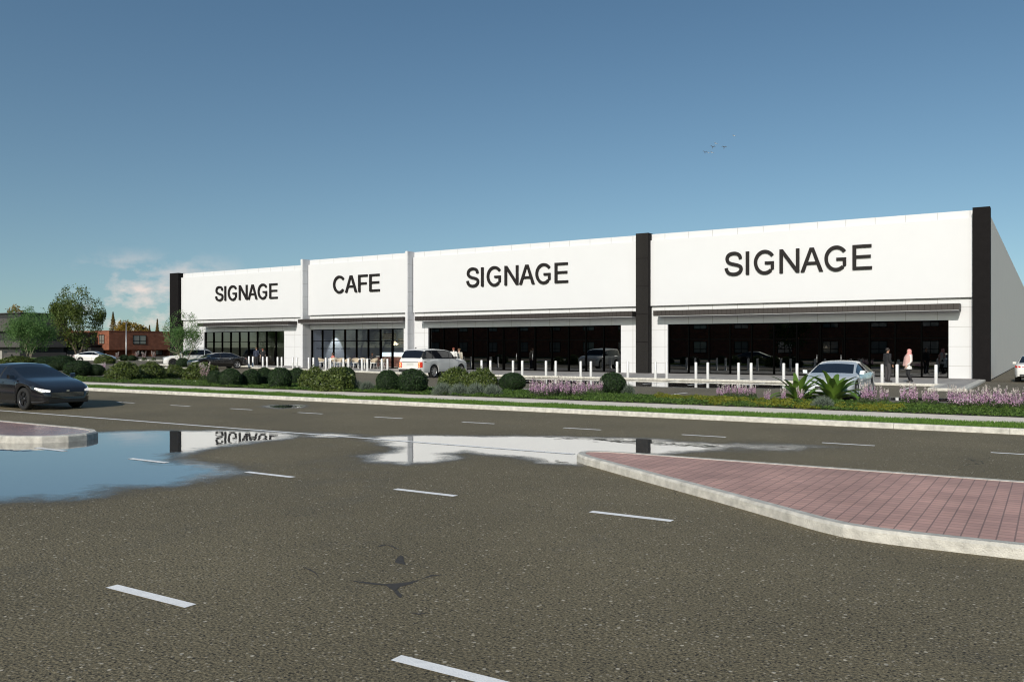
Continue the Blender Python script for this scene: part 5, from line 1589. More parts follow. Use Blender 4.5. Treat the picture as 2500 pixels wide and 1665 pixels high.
# white off-roader behind it, nose to the left
sp = suv_spec(4.85, 1.94, 1.76, 2.92, 0.88, 0.385)
c = make_car('white_off_roader', (-72.85, 54.8, 0), math.atan2(-0.84, -0.54), 'white off roader with dark wheels parked beyond the small tree', mat=M['paint_white'], rim='rim_dark', opt=dict(), **sp)
lamps(c, 'lens', 'tail', (.80, .95), (.95, 1.12), .5, .34)
c['end']('grille', True, -.48, .48, .52, .76, M['trim'], 0.012)
c['end']('lower_intake', True, -.70, .70, .33, .44, M['trim'], 0.012)
for s_ in (-1, 1):
    mb = MB(); mb.tube([(c['x0'] + .75, s_ * .64, 1.76), (c['x0'] + 1.0, s_ * .66, 1.82), (c['x0'] + 2.5, s_ * .66, 1.82), (c['x0'] + 2.75, s_ * .65, 1.74)], 0.022, 6); mb.build('roof_rail', M['steel'], c['root'])

# white saloon far left, nose to the right
sp = sedan_spec(4.72, 1.83, 1.43, 2.75, 0.95, 0.335, 'fast')
c = make_car('white_saloon', world_to_center(-100.2, 60.0, math.atan2(.534, .845), -1.375, -0.8), math.atan2(.534, .845), 'white saloon with dark windows parked at the far left behind a pale shrub', mat=M['paint_white'], **sp)
lamps(c, 'lens', 'tail', (.60, .70), (.78, .93))
c['end']('grille', True, -.46, .46, .34, .50, M['trim'], 0.012)
c['end']('bumper_trim', True, -.60, .60, .235, .30, M['trim'], 0.012)

# white estate seen from behind, parked nose to the shops, brake lamps on
sp = suv_spec(5.0, 2.02, 1.84, 2.92, 0.86, 0.40, True)
c = make_car('white_estate_car', world_to_center(-33.05, 42.95, PI / 2, -1.46, -0.87), PI / 2, 'white estate car with lit brake lamps parked facing the shops', mat=M['paint_white'], spokes=7, opt=dict(black_pillars=True, mirror_mat=M['trim']), **sp)
x0, x1 = c['x0'], c['x1']
for s_ in (-1, 1):
    tl = c['side']('taillight', ([(x0 + .003, .66), (x0 + .05, .66), (x0 + .09, .68)], [(x0 + .003, 1.02), (x0 + .05, 1.02), (x0 + .09, 1.02)]), M['tail_on'], s_, 0.012)
    q = c['end']('taillight_end', False, min(s_ * .66, s_ * .835), max(s_ * .66, s_ * .835), .66, 1.0, M['tail_on'], 0.03, tl)
    for zc in (.76, .92):
        mb = MB(); n = 20; yc = s_ * .755
        for (ra, rb) in ((.042, .068),):
            v = []
            for k in range(n):
                a = 2 * PI * k / n
                v += [(x0 - .034, yc + ra * math.cos(a), zc + ra * math.sin(a)), (x0 - .034, yc + rb * math.cos(a), zc + rb * math.sin(a))]
            f_ = [(2 * k, 2 * k + 1, 2 * ((k + 1) % n) + 1, 2 * ((k + 1) % n)) for k in range(n)]
            mb.add(v, f_)
        mb.build('lamp_ring', M['tail_hot'], tl)
    c['side']('headlight', ([(x1 - .35, .86), (x1 - .02, .76)], [(x1 - .35, .95), (x1 - .02, .84)]), M['lens'], s_, .010)
    c['side']('side_vent', ([(x0 + .20, .99), (x0 + .40, 1.0)], [(x0 + .20, 1.02), (x0 + .40, 1.03)]), M['trim'], s_, .009, n=3)
c['end']('tailgate_strip', False, -.66, .66, .985, 1.015, M['trim'], 0.022)
c['end']('license_plate', False, -.27, .27, .80, .95, M['plate'], 0.012)
c['end']('tailgate_gap', False, -.80, .80, .55, .565, M['trim'], 0.008)
c['end']('bumper', False, -.86, .86, .40, .53, M['trim'], 0.05)
mb = MB(); mb.box(x0 - .07, x0 + .02, -.88, .88, .575, .635); mb.build('bumper_step', M['paint_white'], c['root'])
mb = MB(); mb.box(x0 + .50, x0 + .62, -.02, .02, 1.84, 1.90); mb.build('roof_antenna', M['trim'], c['root'])

# silver car facing the road in front of the ferns
sp = sedan_spec(4.97, 1.96, 1.445, 2.96, 0.93, 0.35, 'fast')
c = make_car('silver_car', world_to_center(-6.05, 32.9, -PI / 2, 1.48, 0.86), -PI / 2, 'silver white car facing the road behind the two ferns', mat=M['paint_silver'], **sp)
lamps(c, 'lens', 'tail', (.58, .68), lf=.45)
c['end']('grille', True, -.34, .34, .46, .53, M['trim'], 0.012)
c['end']('lower_intake', True, -.58, .58, .25, .34, M['trim'], 0.012)

# white car leaving at the right edge
sp = sedan_spec(4.60, 1.88, 1.52, 2.75, 0.90, 0.345, 'fast')
c = make_car('white_hatchback', (-0.85, 54.9 + 2.0, 0), PI / 2, 'white hatchback with red tail lamps driving away at the right edge', mat=M['paint_white'], **sp)
lamps(c, 'lens', 'tail_on', (.60, .70), (.80, .93), lr=.42)
c['end']('license_plate', False, -.26, .26, .58, .70, M['plate'], 0.012)
c['end']('bumper_trim', False, -.66, .66, .35, .45, M['trim'], 0.012)
c['end']('taillight_bar', False, -.55, .55, .83, .86, M['tail_on'], 0.010)

# ----------------------------------------------------------------------------- cafe terrace and interior
M['rattan'] = basic('woven rattan', (0.46, 0.38, 0.28), 0.75, var=0.2, vscale=30)
M['white_metal'] = basic('white metal', (0.75, 0.74, 0.72), 0.4)
M['lamp_glow'] = basic('glowing lamp', (0.9, 0.8, 0.6), 0.5, emit=(1.0, 0.82, 0.55), es=0.9)
M['counter'] = basic('counter front', (0.085, 0.035, 0.028), 0.5, var=0.15)
M['counter_glass'] = basic('counter display', (0.45, 0.52, 0.55), 0.15, emit=(0.7, 0.85, 1.0), es=0.6)
def on_y(u, Y):
    k = (u - CPX) / FPX; t = Y / (_c + k * _s)
    return (-_s + k * _c) * t, Y
ch = empty('terrace_chair', (0, 0, 0))
mb = MB(); n = 16
prof = [(0.235, 0.46), (0.27, 0.60), (0.30, 0.78), (0.29, 0.80), (0.255, 0.61), (0.22, 0.475)]
for k in range(n):
    a0, a1 = R(150 + 240 * k / n), R(150 + 240 * (k + 1) / n)
    def hh(a, z): return z if z < 0.5 else 0.46 + (z - 0.46) * (0.62 + 0.38 * max(0, math.sin(-a)) ** 0.7)
    v = [(r_ * math.cos(a), r_ * math.sin(a), hh(a, z_)) for a in (a0, a1) for r_, z_ in prof]
    m_ = len(prof)
    mb.add(v, [(i, m_ + i, m_ + (i + 1) % m_, (i + 1) % m_) for i in range(m_)], 0, True)
mb.build('backrest', M['rattan'], ch)
mb = MB(); mb.lathe([(0, 0.42), (0.22, 0.42), (0.245, 0.44), (0.24, 0.475), (0, 0.485)], 18); mb.build('seat', M['white_metal'], ch)
for a in (45, 135, 225, 315):
    mb = MB(); ca, sa = math.cos(R(a)), math.sin(R(a))
    mb.tube([(0.17 * ca, 0.17 * sa, 0.43), (0.26 * ca, 0.26 * sa, 0.0)], [0.014, 0.011], 6); mb.build('leg', M['white_metal'], ch)
spots = [(786, 54.4, -60, 'leftmost beige woven chair of the cafe terrace'), (818, 54.9, 40, 'beige woven chair beside the seated woman in red'), (829, 53.6, 185, 'beige woven chair with its back to the road, right of the seated woman'),
         (848, 54.3, 110, 'beige woven chair in the middle of the terrace, turned sideways'), (868, 53.6, 215, 'beige woven chair left of the second white table'), (889, 54.9, 10, 'beige woven chair behind the second white table'),
         (913, 53.6, 175, 'beige woven chair with its back to the road right of the second white table'), (933, 54.4, 120, 'rightmost beige woven chair of the cafe terrace')]
for i, (u, Y, a, lab) in enumerate(spots):
    o = ch if i == 0 else copy_tree(ch)
    x, y = on_y(u, Y); o.location = (x, y, 0.115); o.rotation_euler = (0, 0, R(a)); o.scale = (1.12, 1.12, 1.15)
    tag(o, lab, 'chair', 'beige woven terrace chairs')
tb_ = empty('terrace_table', (0, 0, 0))
mb = MB(); mb.box(-.36, .36, -.36, .36, .715, .745); mb.build('table_top', M['white_metal'], tb_)
for sx_ in (-1, 1):
    for sy_ in (-1, 1):
        mb = MB(); mb.box(sx_ * .33 - .02, sx_ * .33 + .02, sy_ * .33 - .02, sy_ * .33 + .02, 0, .714); mb.build('leg', M['white_metal'], tb_)
for i, (u, Y, lab) in enumerate([(816, 54.1, 'white square terrace table in front of the seated woman in red'), (890, 54.1, 'white square terrace table between four woven chairs')]):
    o = tb_ if i == 0 else copy_tree(tb_)
    x, y = on_y(u, Y); o.location = (x, y, 0.115); tag(o, lab, 'table', 'white terrace tables'); o.scale = (1.05, 1.05, 1.12)
# inside the cafe: counter, pendant lamps, a spot washing the back wall
ct = empty('serving_counter', (-50.6, 60.4, 0.1), 0, 'dark red cafe counter with a glass display seen through the window', 'counter')
mb = MB(); mb.box(-2.2, 2.6, -.35, .35, 0, .95); mb.build('counter_body', M['counter'], ct)
mb = MB(); mb.box(-2.2, 2.6, -.40, .40, .953, 1.0); mb.build('counter_top', M['white_metal'], ct)
mb = MB(); mb.box(-1.6, 1.8, -.30, .25, 1.003, 1.35); mb.build('display_case', M['counter_glass'], ct)
for i, (x, y, z, lab) in enumerate([(-49.7, 59.0, 2.25, 'large glowing petal shaped pendant lamp inside the cafe'), (-49.3, 60.8, 3.2, 'small round glowing pendant lamp inside the cafe')]):
    pl = empty('pendant_lamp', (x, y, z), 0, lab, 'lamp')
    mb = MB()
    if i == 0:
        for k in range(10):
            a = 2 * PI * k / 10
            mb.add([(0, 0, .3), (.30 * math.cos(a - .3), .30 * math.sin(a - .3), .02), (.42 * math.cos(a), .42 * math.sin(a), -.12), (.30 * math.cos(a + .3), .30 * math.sin(a + .3), .02)], [(0, 1, 2, 3)])
        mb.lathe([(0.0, -0.12), (.14, -.05), (.17, .08), (0.05, .26)], 12)
    else: mb.lathe([(0, -.12), (.09, -.08), (.12, 0), (.08, .10), (0.02, .14)], 12)
    so_ = mb.build('lamp_shade', M['lamp_glow'], pl); so_.scale = (.78, .78, .78)
    mb = MB(); mb.tube([(0, 0, .27 if i == 0 else .13), (0, 0, 3.99 - z)], 0.008, 5); mb.build('cord', M['frame'], pl)
    ld = bpy.data.lights.new('pendant light', 'POINT'); ld.energy = 150 if i == 0 else 60; ld.color = (1, .82, .58); ld.shadow_soft_size = .15
    lo_ = link('bulb', ld, pl, (0, 0, -.3))
wd_ = empty('wall_spotlight', (-56.0, 59.2, 3.75), 0, 'ceiling spotlight washing the left wall of the cafe', 'lamp')
mb = MB(); mb.lathe([(0, .06), (.07, .05), (.08, -.1), (.06, -.11)], 12); mb.build('lamp_body', M['white_metal'], wd_)
ld = bpy.data.lights.new('spot light', 'SPOT'); ld.energy = 420; ld.spot_size = R(58); ld.spot_blend = 0.4; ld.color = (1, .90, .70); ld.shadow_soft_size = .05
q = link('bulb', ld, wd_, (-.1, 0, -.15)); q.rotation_euler = (0, R(24), 0)
for i, (x0_, x1_, z0_, z1_) in enumerate([(-57.0, -55.3, 2.7, 3.3), (-55.0, -53.9, 2.25, 2.8)]):
    mbd = empty('menu_board', (x0_, 65.8, 0), 0, 'pale %s menu board on the back wall of the cafe' % ('large', 'small')[i], 'sign')
    mb = MB(); mb.box(0, x1_ - x0_, 0, .06, z0_, z1_); mb.build('board', M['lightconc'], mbd)
    mb = MB()
    for k in range(3): mb.box(.2, x1_ - x0_ - .3 - .2 * k, -.01, -.002, z1_ - .2 - .2 * k, z1_ - .14 - .2 * k)
    mb.build('text_lines', M['white_metal'], mbd)
# mirror-written lettering on the inside of the cafe glass
fc = bpy.data.curves.new('glass lettering', 'FONT')
fc.body = 'ORGANIC HOMEMADE ICECREAM'; fc.size = 0.30; fc.space_character = 1.25; fc.extrude = 0.002; fc.align_x = 'CENTER'
fo_ = bpy.data.objects.new('window_lettering', fc); COL.objects.link(fo_)
dg = bpy.context.evaluated_depsgraph_get()
me = bpy.data.meshes.new_from_object(fo_.evaluated_get(dg))
bpy.data.objects.remove(fo_)
me.materials.clear(); me.materials.append(M['frame'])
co = np.empty(len(me.vertices) * 3, np.float32); me.vertices.foreach_get('co', co); co = co.reshape(-1, 3)
xa, xb = on_y(773, YG - .02)[0], on_y(855, YG - .02)[0]
wd0 = co[:, 0].max() - co[:, 0].min(); k = (xb - xa) / wd0
co2 = np.stack([-co[:, 0] * k, co[:, 2] + 0 * co[:, 0], co[:, 1] * k], 1)
me.vertices.foreach_set('co', co2.astype(np.float32).ravel()); me.update()
o = link('window_lettering', me, None, ((xa + xb) / 2, YG - 0.02, 1.72))
tag(o, 'black reversed lettering ORGANIC HOMEMADE ICECREAM across the cafe window', 'sign')

# ----------------------------------------------------------------------------- people
def skin_mesh(name, nodes, edges, root_i, mats, sub=2):
    me = bpy.data.meshes.new(name); bm = bmesh.new()
    ly = bm.verts.layers.skin.verify()
    vv = [bm.verts.new(p) for p, _ in nodes]
    for a, b in edges: bm.edges.new((vv[a], vv[b]))
    for i, (v, (_, r_)) in enumerate(zip(vv, nodes)):
        v[ly].radius = r_ if isinstance(r_, tuple) else (r_, r_); v[ly].use_root = (i == root_i)
    bm.to_mesh(me); bm.free()
    o = bpy.data.objects.new(name, me); COL.objects.link(o)
    m_ = o.modifiers.new('skin', 'SKIN'); m_.use_smooth_shade = True
    s_ = o.modifiers.new('sub', 'SUBSURF'); s_.levels = sub; s_.render_levels = sub
    d = bpy.context.evaluated_depsgraph_get(); d.update()
    out = bpy.data.meshes.new_from_object(o.evaluated_get(d)); out.name = name
    bpy.data.objects.remove(o)
    out.materials.clear()
    for x in mats: out.materials.append(x)
    out.polygons.foreach_set('use_smooth', np.full(len(out.polygons), True))
    return out

def person(loc, rz, label, group, J, skin, clothes, hair, height=1.75, hair_long=False, no_hair=False, bun=False):
    """J: joint overrides (x right, y forward, z up, metres for a 1.75 m figure); clothes: list of (name, material, chain spec)"""
    P = dict(pelvis=(0, 0, .96), belly=(0, .015, 1.09), chest=(0, .01, 1.28), base=(0, -.015, 1.45), neck=(0, .01, 1.52), jaw=(0, .035, 1.585), skull=(0, .015, 1.645), crown=(0, .005, 1.70), nose=(0, .118, 1.605))
    for s_, n_ in ((1, 'R'), (-1, 'L')):
        P.update({'sh' + n_: (.175 * s_, -.01, 1.415), 'el' + n_: (.225 * s_, -.03, 1.13), 'wr' + n_: (.235 * s_, .045, .88), 'hip' + n_: (.085 * s_, 0, .92), 'kn' + n_: (.095 * s_, .02, .50), 'an' + n_: (.10 * s_, -.02, .09), 'toe' + n_: (.115 * s_, .14, .035)})
    P.update(J)
    rd = dict(pelvis=(.145, .105), belly=(.13, .10), chest=(.15, .11), base=(.08, .07), neck=.052, jaw=(.062, .068), skull=(.078, .092), crown=(.052, .062), nose=.014)
    for n_ in 'RL': rd.update({'sh' + n_: .062, 'el' + n_: .042, 'wr' + n_: .028, 'hip' + n_: .088, 'kn' + n_: .055, 'an' + n_: .038, 'toe' + n_: .034})
    names = list(P); nodes = [(P[k], rd[k]) for k in names]; ix = {k: i for i, k in enumerate(names)}
    E_ = [('pelvis', 'belly'), ('belly', 'chest'), ('chest', 'base'), ('base', 'neck'), ('neck', 'jaw'), ('jaw', 'skull'), ('skull', 'crown'), ('skull', 'nose')]
    for n_ in 'RL': E_ += [('chest', 'sh' + n_), ('sh' + n_, 'el' + n_), ('el' + n_, 'wr' + n_), ('pelvis', 'hip' + n_), ('hip' + n_, 'kn' + n_), ('kn' + n_, 'an' + n_), ('an' + n_, 'toe' + n_)]
    edges = [(ix[a], ix[b]) for a, b in E_]
    for n_, s_ in (('R', 1), ('L', -1)):       # palm, four unequal fingers and a thumb
        w_ = Vector(P['wr' + n_]); d = (w_ - Vector(P['el' + n_])).normalized()
        f = Vector((0, 1, 0)); f = (f - d * f.dot(d)).normalized(); q = d.cross(f)
        pi = len(nodes); nodes.append((tuple(w_ + d * .07), (.034, .018))); edges.append((ix['wr' + n_], pi))
        for k, (of, ln) in enumerate(((-.026, .055), (-.009, .075), (.009, .082), (.026, .072))):
            a = len(nodes); nodes.append((tuple(w_ + d * .11 + f * of), .009)); nodes.append((tuple(w_ + d * (.11 + ln * .55) + f * of - q * s_ * .008), .008)); nodes.append((tuple(w_ + d * (.11 + ln * .9) + f * of - q * s_ * .028), .007))
            edges += [(pi, a), (a, a + 1), (a + 1, a + 2)]
        a = len(nodes); nodes.append((tuple(w_ + d * .055 + f * .045), .010)); nodes.append((tuple(w_ + d * .09 + f * .062), .008)); edges += [(pi, a), (a, a + 1)]
    root = empty('person', loc, rz, label, 'person', group)
    sc_ = height / 1.75; root.scale = (sc_, sc_, sc_)
    link('body', skin_mesh('body', nodes, edges, ix['pelvis'], [skin], 1), root)
    for cname, cm, keys, grow in clothes:
        if 'belly' in keys:
            top = MB(); n_ = 20; rings = []
            pe, be, cs_, ba = (Vector(P[k]) for k in ('pelvis', 'belly', 'chest', 'base'))
            g_ = grow.get('*', .02); hem = grow.get('hem', .10)
            rings = [(pe + Vector((0, -.004, -hem)), .158 + g_ + grow.get('flare', 0), .118 + g_ + grow.get('flare', 0)), (pe, .160 + g_, .116 + g_), (be, .138 + g_, .104 + g_), (be.lerp(cs_, .5), .148 + g_, .110 + g_), (cs_, .158 + g_, .114 + g_), (cs_.lerp(ba, .55), .160 + g_, .108 + g_), (cs_.lerp(ba, .82), .135 + g_ * .6, .090 + g_ * .5), (ba + Vector((0, .0, .01)), .078, .072), (ba + Vector((0, .012, .045)), .060, .062)]
            vv_ = []; ff_ = []
            for c_, rx_, ry_ in rings:
                for k in range(n_): vv_.append((c_.x + rx_ * math.cos(2 * PI * k / n_), c_.y + ry_ * math.sin(2 * PI * k / n_) * (1.0 + .03 * math.sin(k * 3 + c_.z * 20)), c_.z))
            for i in range(len(rings) - 1):
                for k in range(n_): ff_.append((i * n_ + k, i * n_ + (k + 1) % n_, (i + 1) * n_ + (k + 1) % n_, (i + 1) * n_ + k))
            top.add(vv_, ff_, 0, True)
            for q_ in 'RL':
                s0, e0, w0 = (Vector(P[k + q_]) for k in ('sh', 'el', 'wr'))
                inn = s0.lerp(Vector((cs_.x, s0.y, s0.z - .03)), .35)
                pts = [inn, s0, s0.lerp(e0, .5), e0] + ([e0.lerp(w0, .5), w0 + (w0 - e0) * .02] if 'wr' + q_ in keys else [])
                top.tube(pts, [.060 + g_, .058 + g_, .048 + g_, .044 + g_ * .9, .036 + g_ * .8, .029 + g_ * .6][:len(pts)], 12)
            top.build(cname, cm, root); continue
        if 'knR' in keys:
            leg_ = MB(); g_ = grow.get('*', .018)
            for q_ in 'RL':
                h0, k0, a0 = (Vector(P[k + q_]) for k in ('hip', 'kn', 'an')); pe = Vector(P['pelvis'])
                tp = Vector((h0.x * .72, pe.y * .6 + h0.y * .4, max(pe.z, h0.z) + .05)) if abs(k0.z - h0.z) > .2 else Vector((h0.x * .8, h0.y - .10, h0.z + .04))
                lo_ = a0 + (k0 - a0).normalized() * -.02
                leg_.tube([tp, h0, h0.lerp(k0, .35), h0.lerp(k0, .75), k0, k0.lerp(a0, .35), k0.lerp(a0, .8), lo_], [.088, .096 + g_, .086 + g_, .064 + g_, .056 + g_, .054 + g_, .044 + g_, .044 + g_], 14)
            leg_.build(cname, cm, root); continue
        kk = [k for k in names if k in keys]; i2 = {k: i for i, k in enumerate(kk)}
        nd = []
        for k in kk:
            r_ = rd[k]; g_ = grow.get(k, grow.get('*', .018)); r_ = tuple(x + g_ for x in r_) if isinstance(r_, tuple) else r_ + g_
            nd.append((P[k], r_))
        ed = [(i2[a], i2[b]) for a, b in E_ if a in i2 and b in i2]
        rt = i2.get('pelvis', i2.get('chest', 0))
        link(cname, skin_mesh(cname, nd, ed, rt, [cm], 2), root)
    for n_ in 'RL':
        a, t_ = Vector(P['an' + n_]), Vector(P['toe' + n_])
        dd = (t_ - a); dd.z = 0
        nd = [((a.x, a.y - .0, a.z + .02), .050), (tuple(a - dd * .28 - Vector((0, 0, a.z - .045))), .042), (tuple(a.lerp(t_, .55) - Vector((0, 0, .012))), .045), (tuple(t_ + dd * .12), .036)]
        link('shoe', skin_mesh('shoe', nd, [(0, 1), (0, 2), (2, 3)], 0, [M['shoe']], 2), root)
    for s_ in (-1, 1):
        e = MB(); e.lathe([(0, -.011), (.009, -.006), (.011, 0), (.009, .006), (0, .011)], 8); eo = e.build('eye', M['eye'], root)
        j_, k_ = Vector(P['skull']), Vector(P['nose']); fw = (k_ - j_); fw.z = 0; fw.normalize(); sd = Vector((fw.y, -fw.x, 0))
        eo.location = j_ + fw * .082 + sd * s_ * .030 + Vector((0, 0, -.012))
        e = MB(); e.lathe([(0, -.03), (.014, -.015), (.016, .01), (0, .03)], 8); eo = e.build('ear', skin, root); eo.location = j_ + sd * s_ * .083 + Vector((0, 0, -.02))
    if not no_hair:
        j_ = Vector(P['skull']); k_ = Vector(P['nose']); fw = (k_ - j_); fw.z = 0; fw.normalize()
        sd = Vector((fw.y, -fw.x, 0)); hv = []; hf = []; na, npz = 24, 9
        for q in range(npz + 1):
            for k in range(na):
                az_ = 2 * PI * k / na; fr_ = math.cos(az_)
                pm = R(58) if fr_ > .55 else (R(98) if fr_ > -.25 else R(150 if hair_long else 126))
                pm = R(126 - 68 * max(0, (fr_ + .3) / 1.3) ** 1.2) if not hair_long else R(150 - 92 * max(0, (fr_ + .3) / 1.3) ** .9)
                p_ = pm * q / npz; rr = 1 + .05 * mnoise.noise(Vector((k * .9, q * .9, height * 9)))
                d_ = fw * (math.cos(az_) * math.sin(p_) * .104 * rr) + sd * (math.sin(az_) * math.sin(p_) * .094 * rr) + Vector((0, 0, math.cos(p_) * .098 * rr))
                if hair_long and p_ > R(100): d_ *= 1.12
                hv.append(tuple(j_ - fw * .012 + Vector((0, 0, .018)) + d_))
        for q in range(npz):
            for k in range(na): hf.append((q * na + k, (q + 1) * na + k, (q + 1) * na + (k + 1) % na, q * na + (k + 1) % na))
        hm_ = MB(); hm_.add(hv, hf, 0, True)
        if bun:
            bc = j_ - fw * .115 + Vector((0, 0, .055)); hm_.tube([bc + Vector((0, 0, -.04)), bc + Vector((0, 0, -.025)), bc, bc + Vector((0, 0, .028)), bc + Vector((0, 0, .042))], [.012, .036, .046, .034, .01], 10)
        hm_.build('hair', hair, root)
    return root, P
M['skin_tan'] = basic('tan skin', (0.42, 0.23, 0.15), 0.5, spec=0.3)
M['skin_fair'] = basic('fair skin', (0.60, 0.40, 0.31), 0.5, spec=0.3)
M['skin_dark'] = basic('brown skin', (0.17, 0.09, 0.06), 0.5, spec=0.3)
M['hair_dark'] = basic('dark hair', (0.025, 0.018, 0.014), 0.6)
M['hair_red'] = basic('auburn hair', (0.20, 0.05, 0.025), 0.6)
M['hair_brown'] = basic('brown hair', (0.14, 0.075, 0.035), 0.6)
M['eye'] = basic('eye', (0.02, 0.015, 0.012), 0.2)
M['shoe'] = basic('shoe', (0.05, 0.045, 0.045), 0.6)
M['shoe_pale'] = basic('pale trainers', (0.55, 0.53, 0.50), 0.6)
M['cl_black'] = basic('black jumper', (0.014, 0.014, 0.017), 0.85, var=.2, vscale=8)
M['cl_charcoal'] = basic('charcoal trousers', (0.045, 0.042, 0.045), 0.85, var=.2, vscale=8)
M['cl_navy'] = basic('navy jacket', (0.022, 0.030, 0.060), 0.75, var=.3, vscale=8)
M['cl_white'] = basic('white cotton', (0.66, 0.65, 0.63), 0.85, var=.05, vscale=8)
M['cl_beige'] = basic('beige top', (0.50, 0.46, 0.38), 0.85, var=.1, vscale=8)
M['cl_pink'] = basic('pink scarf', (0.66, 0.30, 0.28), 0.8, var=.1, vscale=9)
M['cl_dustypink'] = basic('dusty pink shawl', (0.56, 0.36, 0.33), 0.85, var=.12, vscale=9)
M['cl_red'] = basic('coral top', (0.50, 0.16, 0.13), 0.8, var=.1, vscale=8)
TOP = ['pelvis', 'belly', 'chest', 'base', 'shR', 'elR', 'wrR', 'shL', 'elL', 'wrL']
LEG = ['pelvis', 'hipR', 'knR', 'anR', 'hipL', 'knL', 'anL']
def shirt(m_, g=.02, pel=.022): return ('shirt', m_, TOP, {'*': g, 'wrR': .012, 'wrL': .012, 'base': -.005, 'pelvis': pel})
def trousers(m_, g=.018): return ('trousers', m_, LEG, {'*': g, 'pelvis': .008, 'anR': .022, 'anL': .022})
FACE_R = HEAD + 0.0
# man in black facing the woman with the pink scarf (he looks along the facade to the right)
x, y, t = at(2166, 933.0, .115)
person((x, y + .12, .115), HEAD - PI / 2 + 0.25, 'person in black jumper and charcoal trousers facing right beside two bollards', None,
       dict(wrR=(.22, .10, .90), wrL=(-.21, .14, .91), elR=(.225, -.04, 1.14), knR=(.095, .06, .50), toeR=(.13, .16, .035)), M['skin_tan'],
       [shirt(M['cl_black'], .024, .03), trousers(M['cl_charcoal'], .022), ('collar', M['cl_black'], ['base', 'neck'], {'*': .006, 'neck': -.004})], M['hair_dark'], 1.78)
# woman with a pink headscarf, dusty pink shawl and white tunic, facing him
x, y, t = at(2219, 934.0, .115)
root, P = person((x, y + .12, .115), HEAD + PI / 2 - 0.2, 'person in pink headscarf and white tunic facing left, on black leggings', None,
       dict(chest=(0, .05, 1.28), belly=(0, .06, 1.09), pelvis=(0, .04, .95), base=(0, -.0, 1.45), knR=(.09, .09, .50), knL=(-.09, .07, .49), anR=(.10, -.06, .09), anL=(-.10, -.10, .09), toeR=(.11, .10, .035), toeL=(-.11, .06, .035), wrR=(.21, .10, .86), wrL=(-.21, .14, .90)),
       M['skin_fair'], [('tunic', M['cl_white'], TOP, {'*': .028, 'hem': .24, 'flare': .03}), trousers(M['cl_black'], .012)], M['hair_dark'], 1.72, no_hair=True)
def ring_cloth(name, rings, mat_, parent, n=28):
    """rings: (z, cx, cy, rx, ry, open half-angle in degrees at the front (+y))"""
    mb = MB(); V = []
    for z, cx_, cy_, rx_, ry_, op, dz in rings:
        for k in range(n + 1):
            a = R(90 + op) + (2 * PI - 2 * R(op)) * k / n
            w_ = 1 + 0.05 * math.sin(a * 7 + z * 9)
            V.append((cx_ + rx_ * w_ * math.cos(a), cy_ + ry_ * w_ * math.sin(a), z + dz * math.sin(a) - dz * 0.6 * math.cos(a)))
    F = []
    for i in range(len(rings) - 1):
        for k in range(n): F.append((i * (n + 1) + k, (i + 1) * (n + 1) + k, (i + 1) * (n + 1) + k + 1, i * (n + 1) + k + 1))
    mb.add(V, F, 0, True)
    return mb.build(name, mat_, parent)
sk = Vector(P['skull'])
ring_cloth('headscarf', [(1.758, 0, sk.y - .02, .01, .01, 1, 0), (1.745, 0, sk.y - .015, .055, .065, 1, 0), (1.71, 0, sk.y - .01, .088, .10, 20, 0), (1.66, 0, sk.y - .015, .102, .112, 42, 0), (1.60, 0, sk.y - .02, .100, .112, 40, 0), (1.545, 0, sk.y - .01, .098, .11, 18, 0), (1.50, 0, sk.y - .01, .12, .125, 2, 0), (1.45, 0, 0.0, .19, .15, 1, 0)], M['cl_pink'], root)
ring_cloth('shawl', [(1.49, 0, .0, .12, .12, 1, 0), (1.44, 0, .01, .215, .165, 1, 0), (1.30, 0, .04, .27, .20, 1, .03), (1.15, 0, .06, .275, .215, 1, -.06), (1.02, 0, .08, .26, .23, 1, -.13)], M['cl_dustypink'], root)
# couple looking into the left shopfront
x, y, t = at(624, 892.3, .115)
person((x, y + .1, .115), 0.55, 'person with short hair in navy jacket looking into the left shopfront', 'people with their backs to the road', dict(wrR=(.20, .12, .95), wrL=(-.24, .02, .88)), M['skin_fair'],
       [shirt(M['cl_navy'], .034, .04), trousers(M['cl_black'], .024), ('collar', M['cl_white'], ['base', 'neck'], {'*': .004, 'neck': -.006})], M['hair_brown'], 1.77)
x, y, t = at(639.5, 893.3, .115)
person((x, y + .1, .115), 0.7, 'person with auburn hair and dark top beside the navy jacket', 'people with their backs to the road', dict(wrR=(.27, .16, 1.05), elR=(.27, -.02, 1.14)), M['skin_fair'],
       [('top', M['cl_black'], ['pelvis', 'belly', 'chest', 'base', 'shR', 'shL', 'elR', 'elL'], {'*': .022, 'base': -.004}), trousers(M['cl_black'], .018)], M['hair_red'], 1.67, hair_long=True)
# couple behind the estate car
x, y = at_t(1107.5, 62.5)
person((x, y, .115), 0.65, 'person in white shirt walking behind the estate car bonnet', 'people with their backs to the road', dict(), M['skin_fair'],
       [shirt(M['cl_white'], .03, .04), trousers(M['cl_charcoal'], .022)], M['hair_red'], 1.78)
x, y = at_t(1121, 62.9)
person((x, y, .115), 0.75, 'person in beige top with hair up walking right of the white shirt', 'people with their backs to the road', dict(skull=(-.015, .03, 1.645), nose=(-.09, .10, 1.61)), M['skin_fair'],
       [shirt(M['cl_beige'], .024, .035), trousers(M['cl_navy'], .02)], M['hair_brown'], 1.72, bun=True)
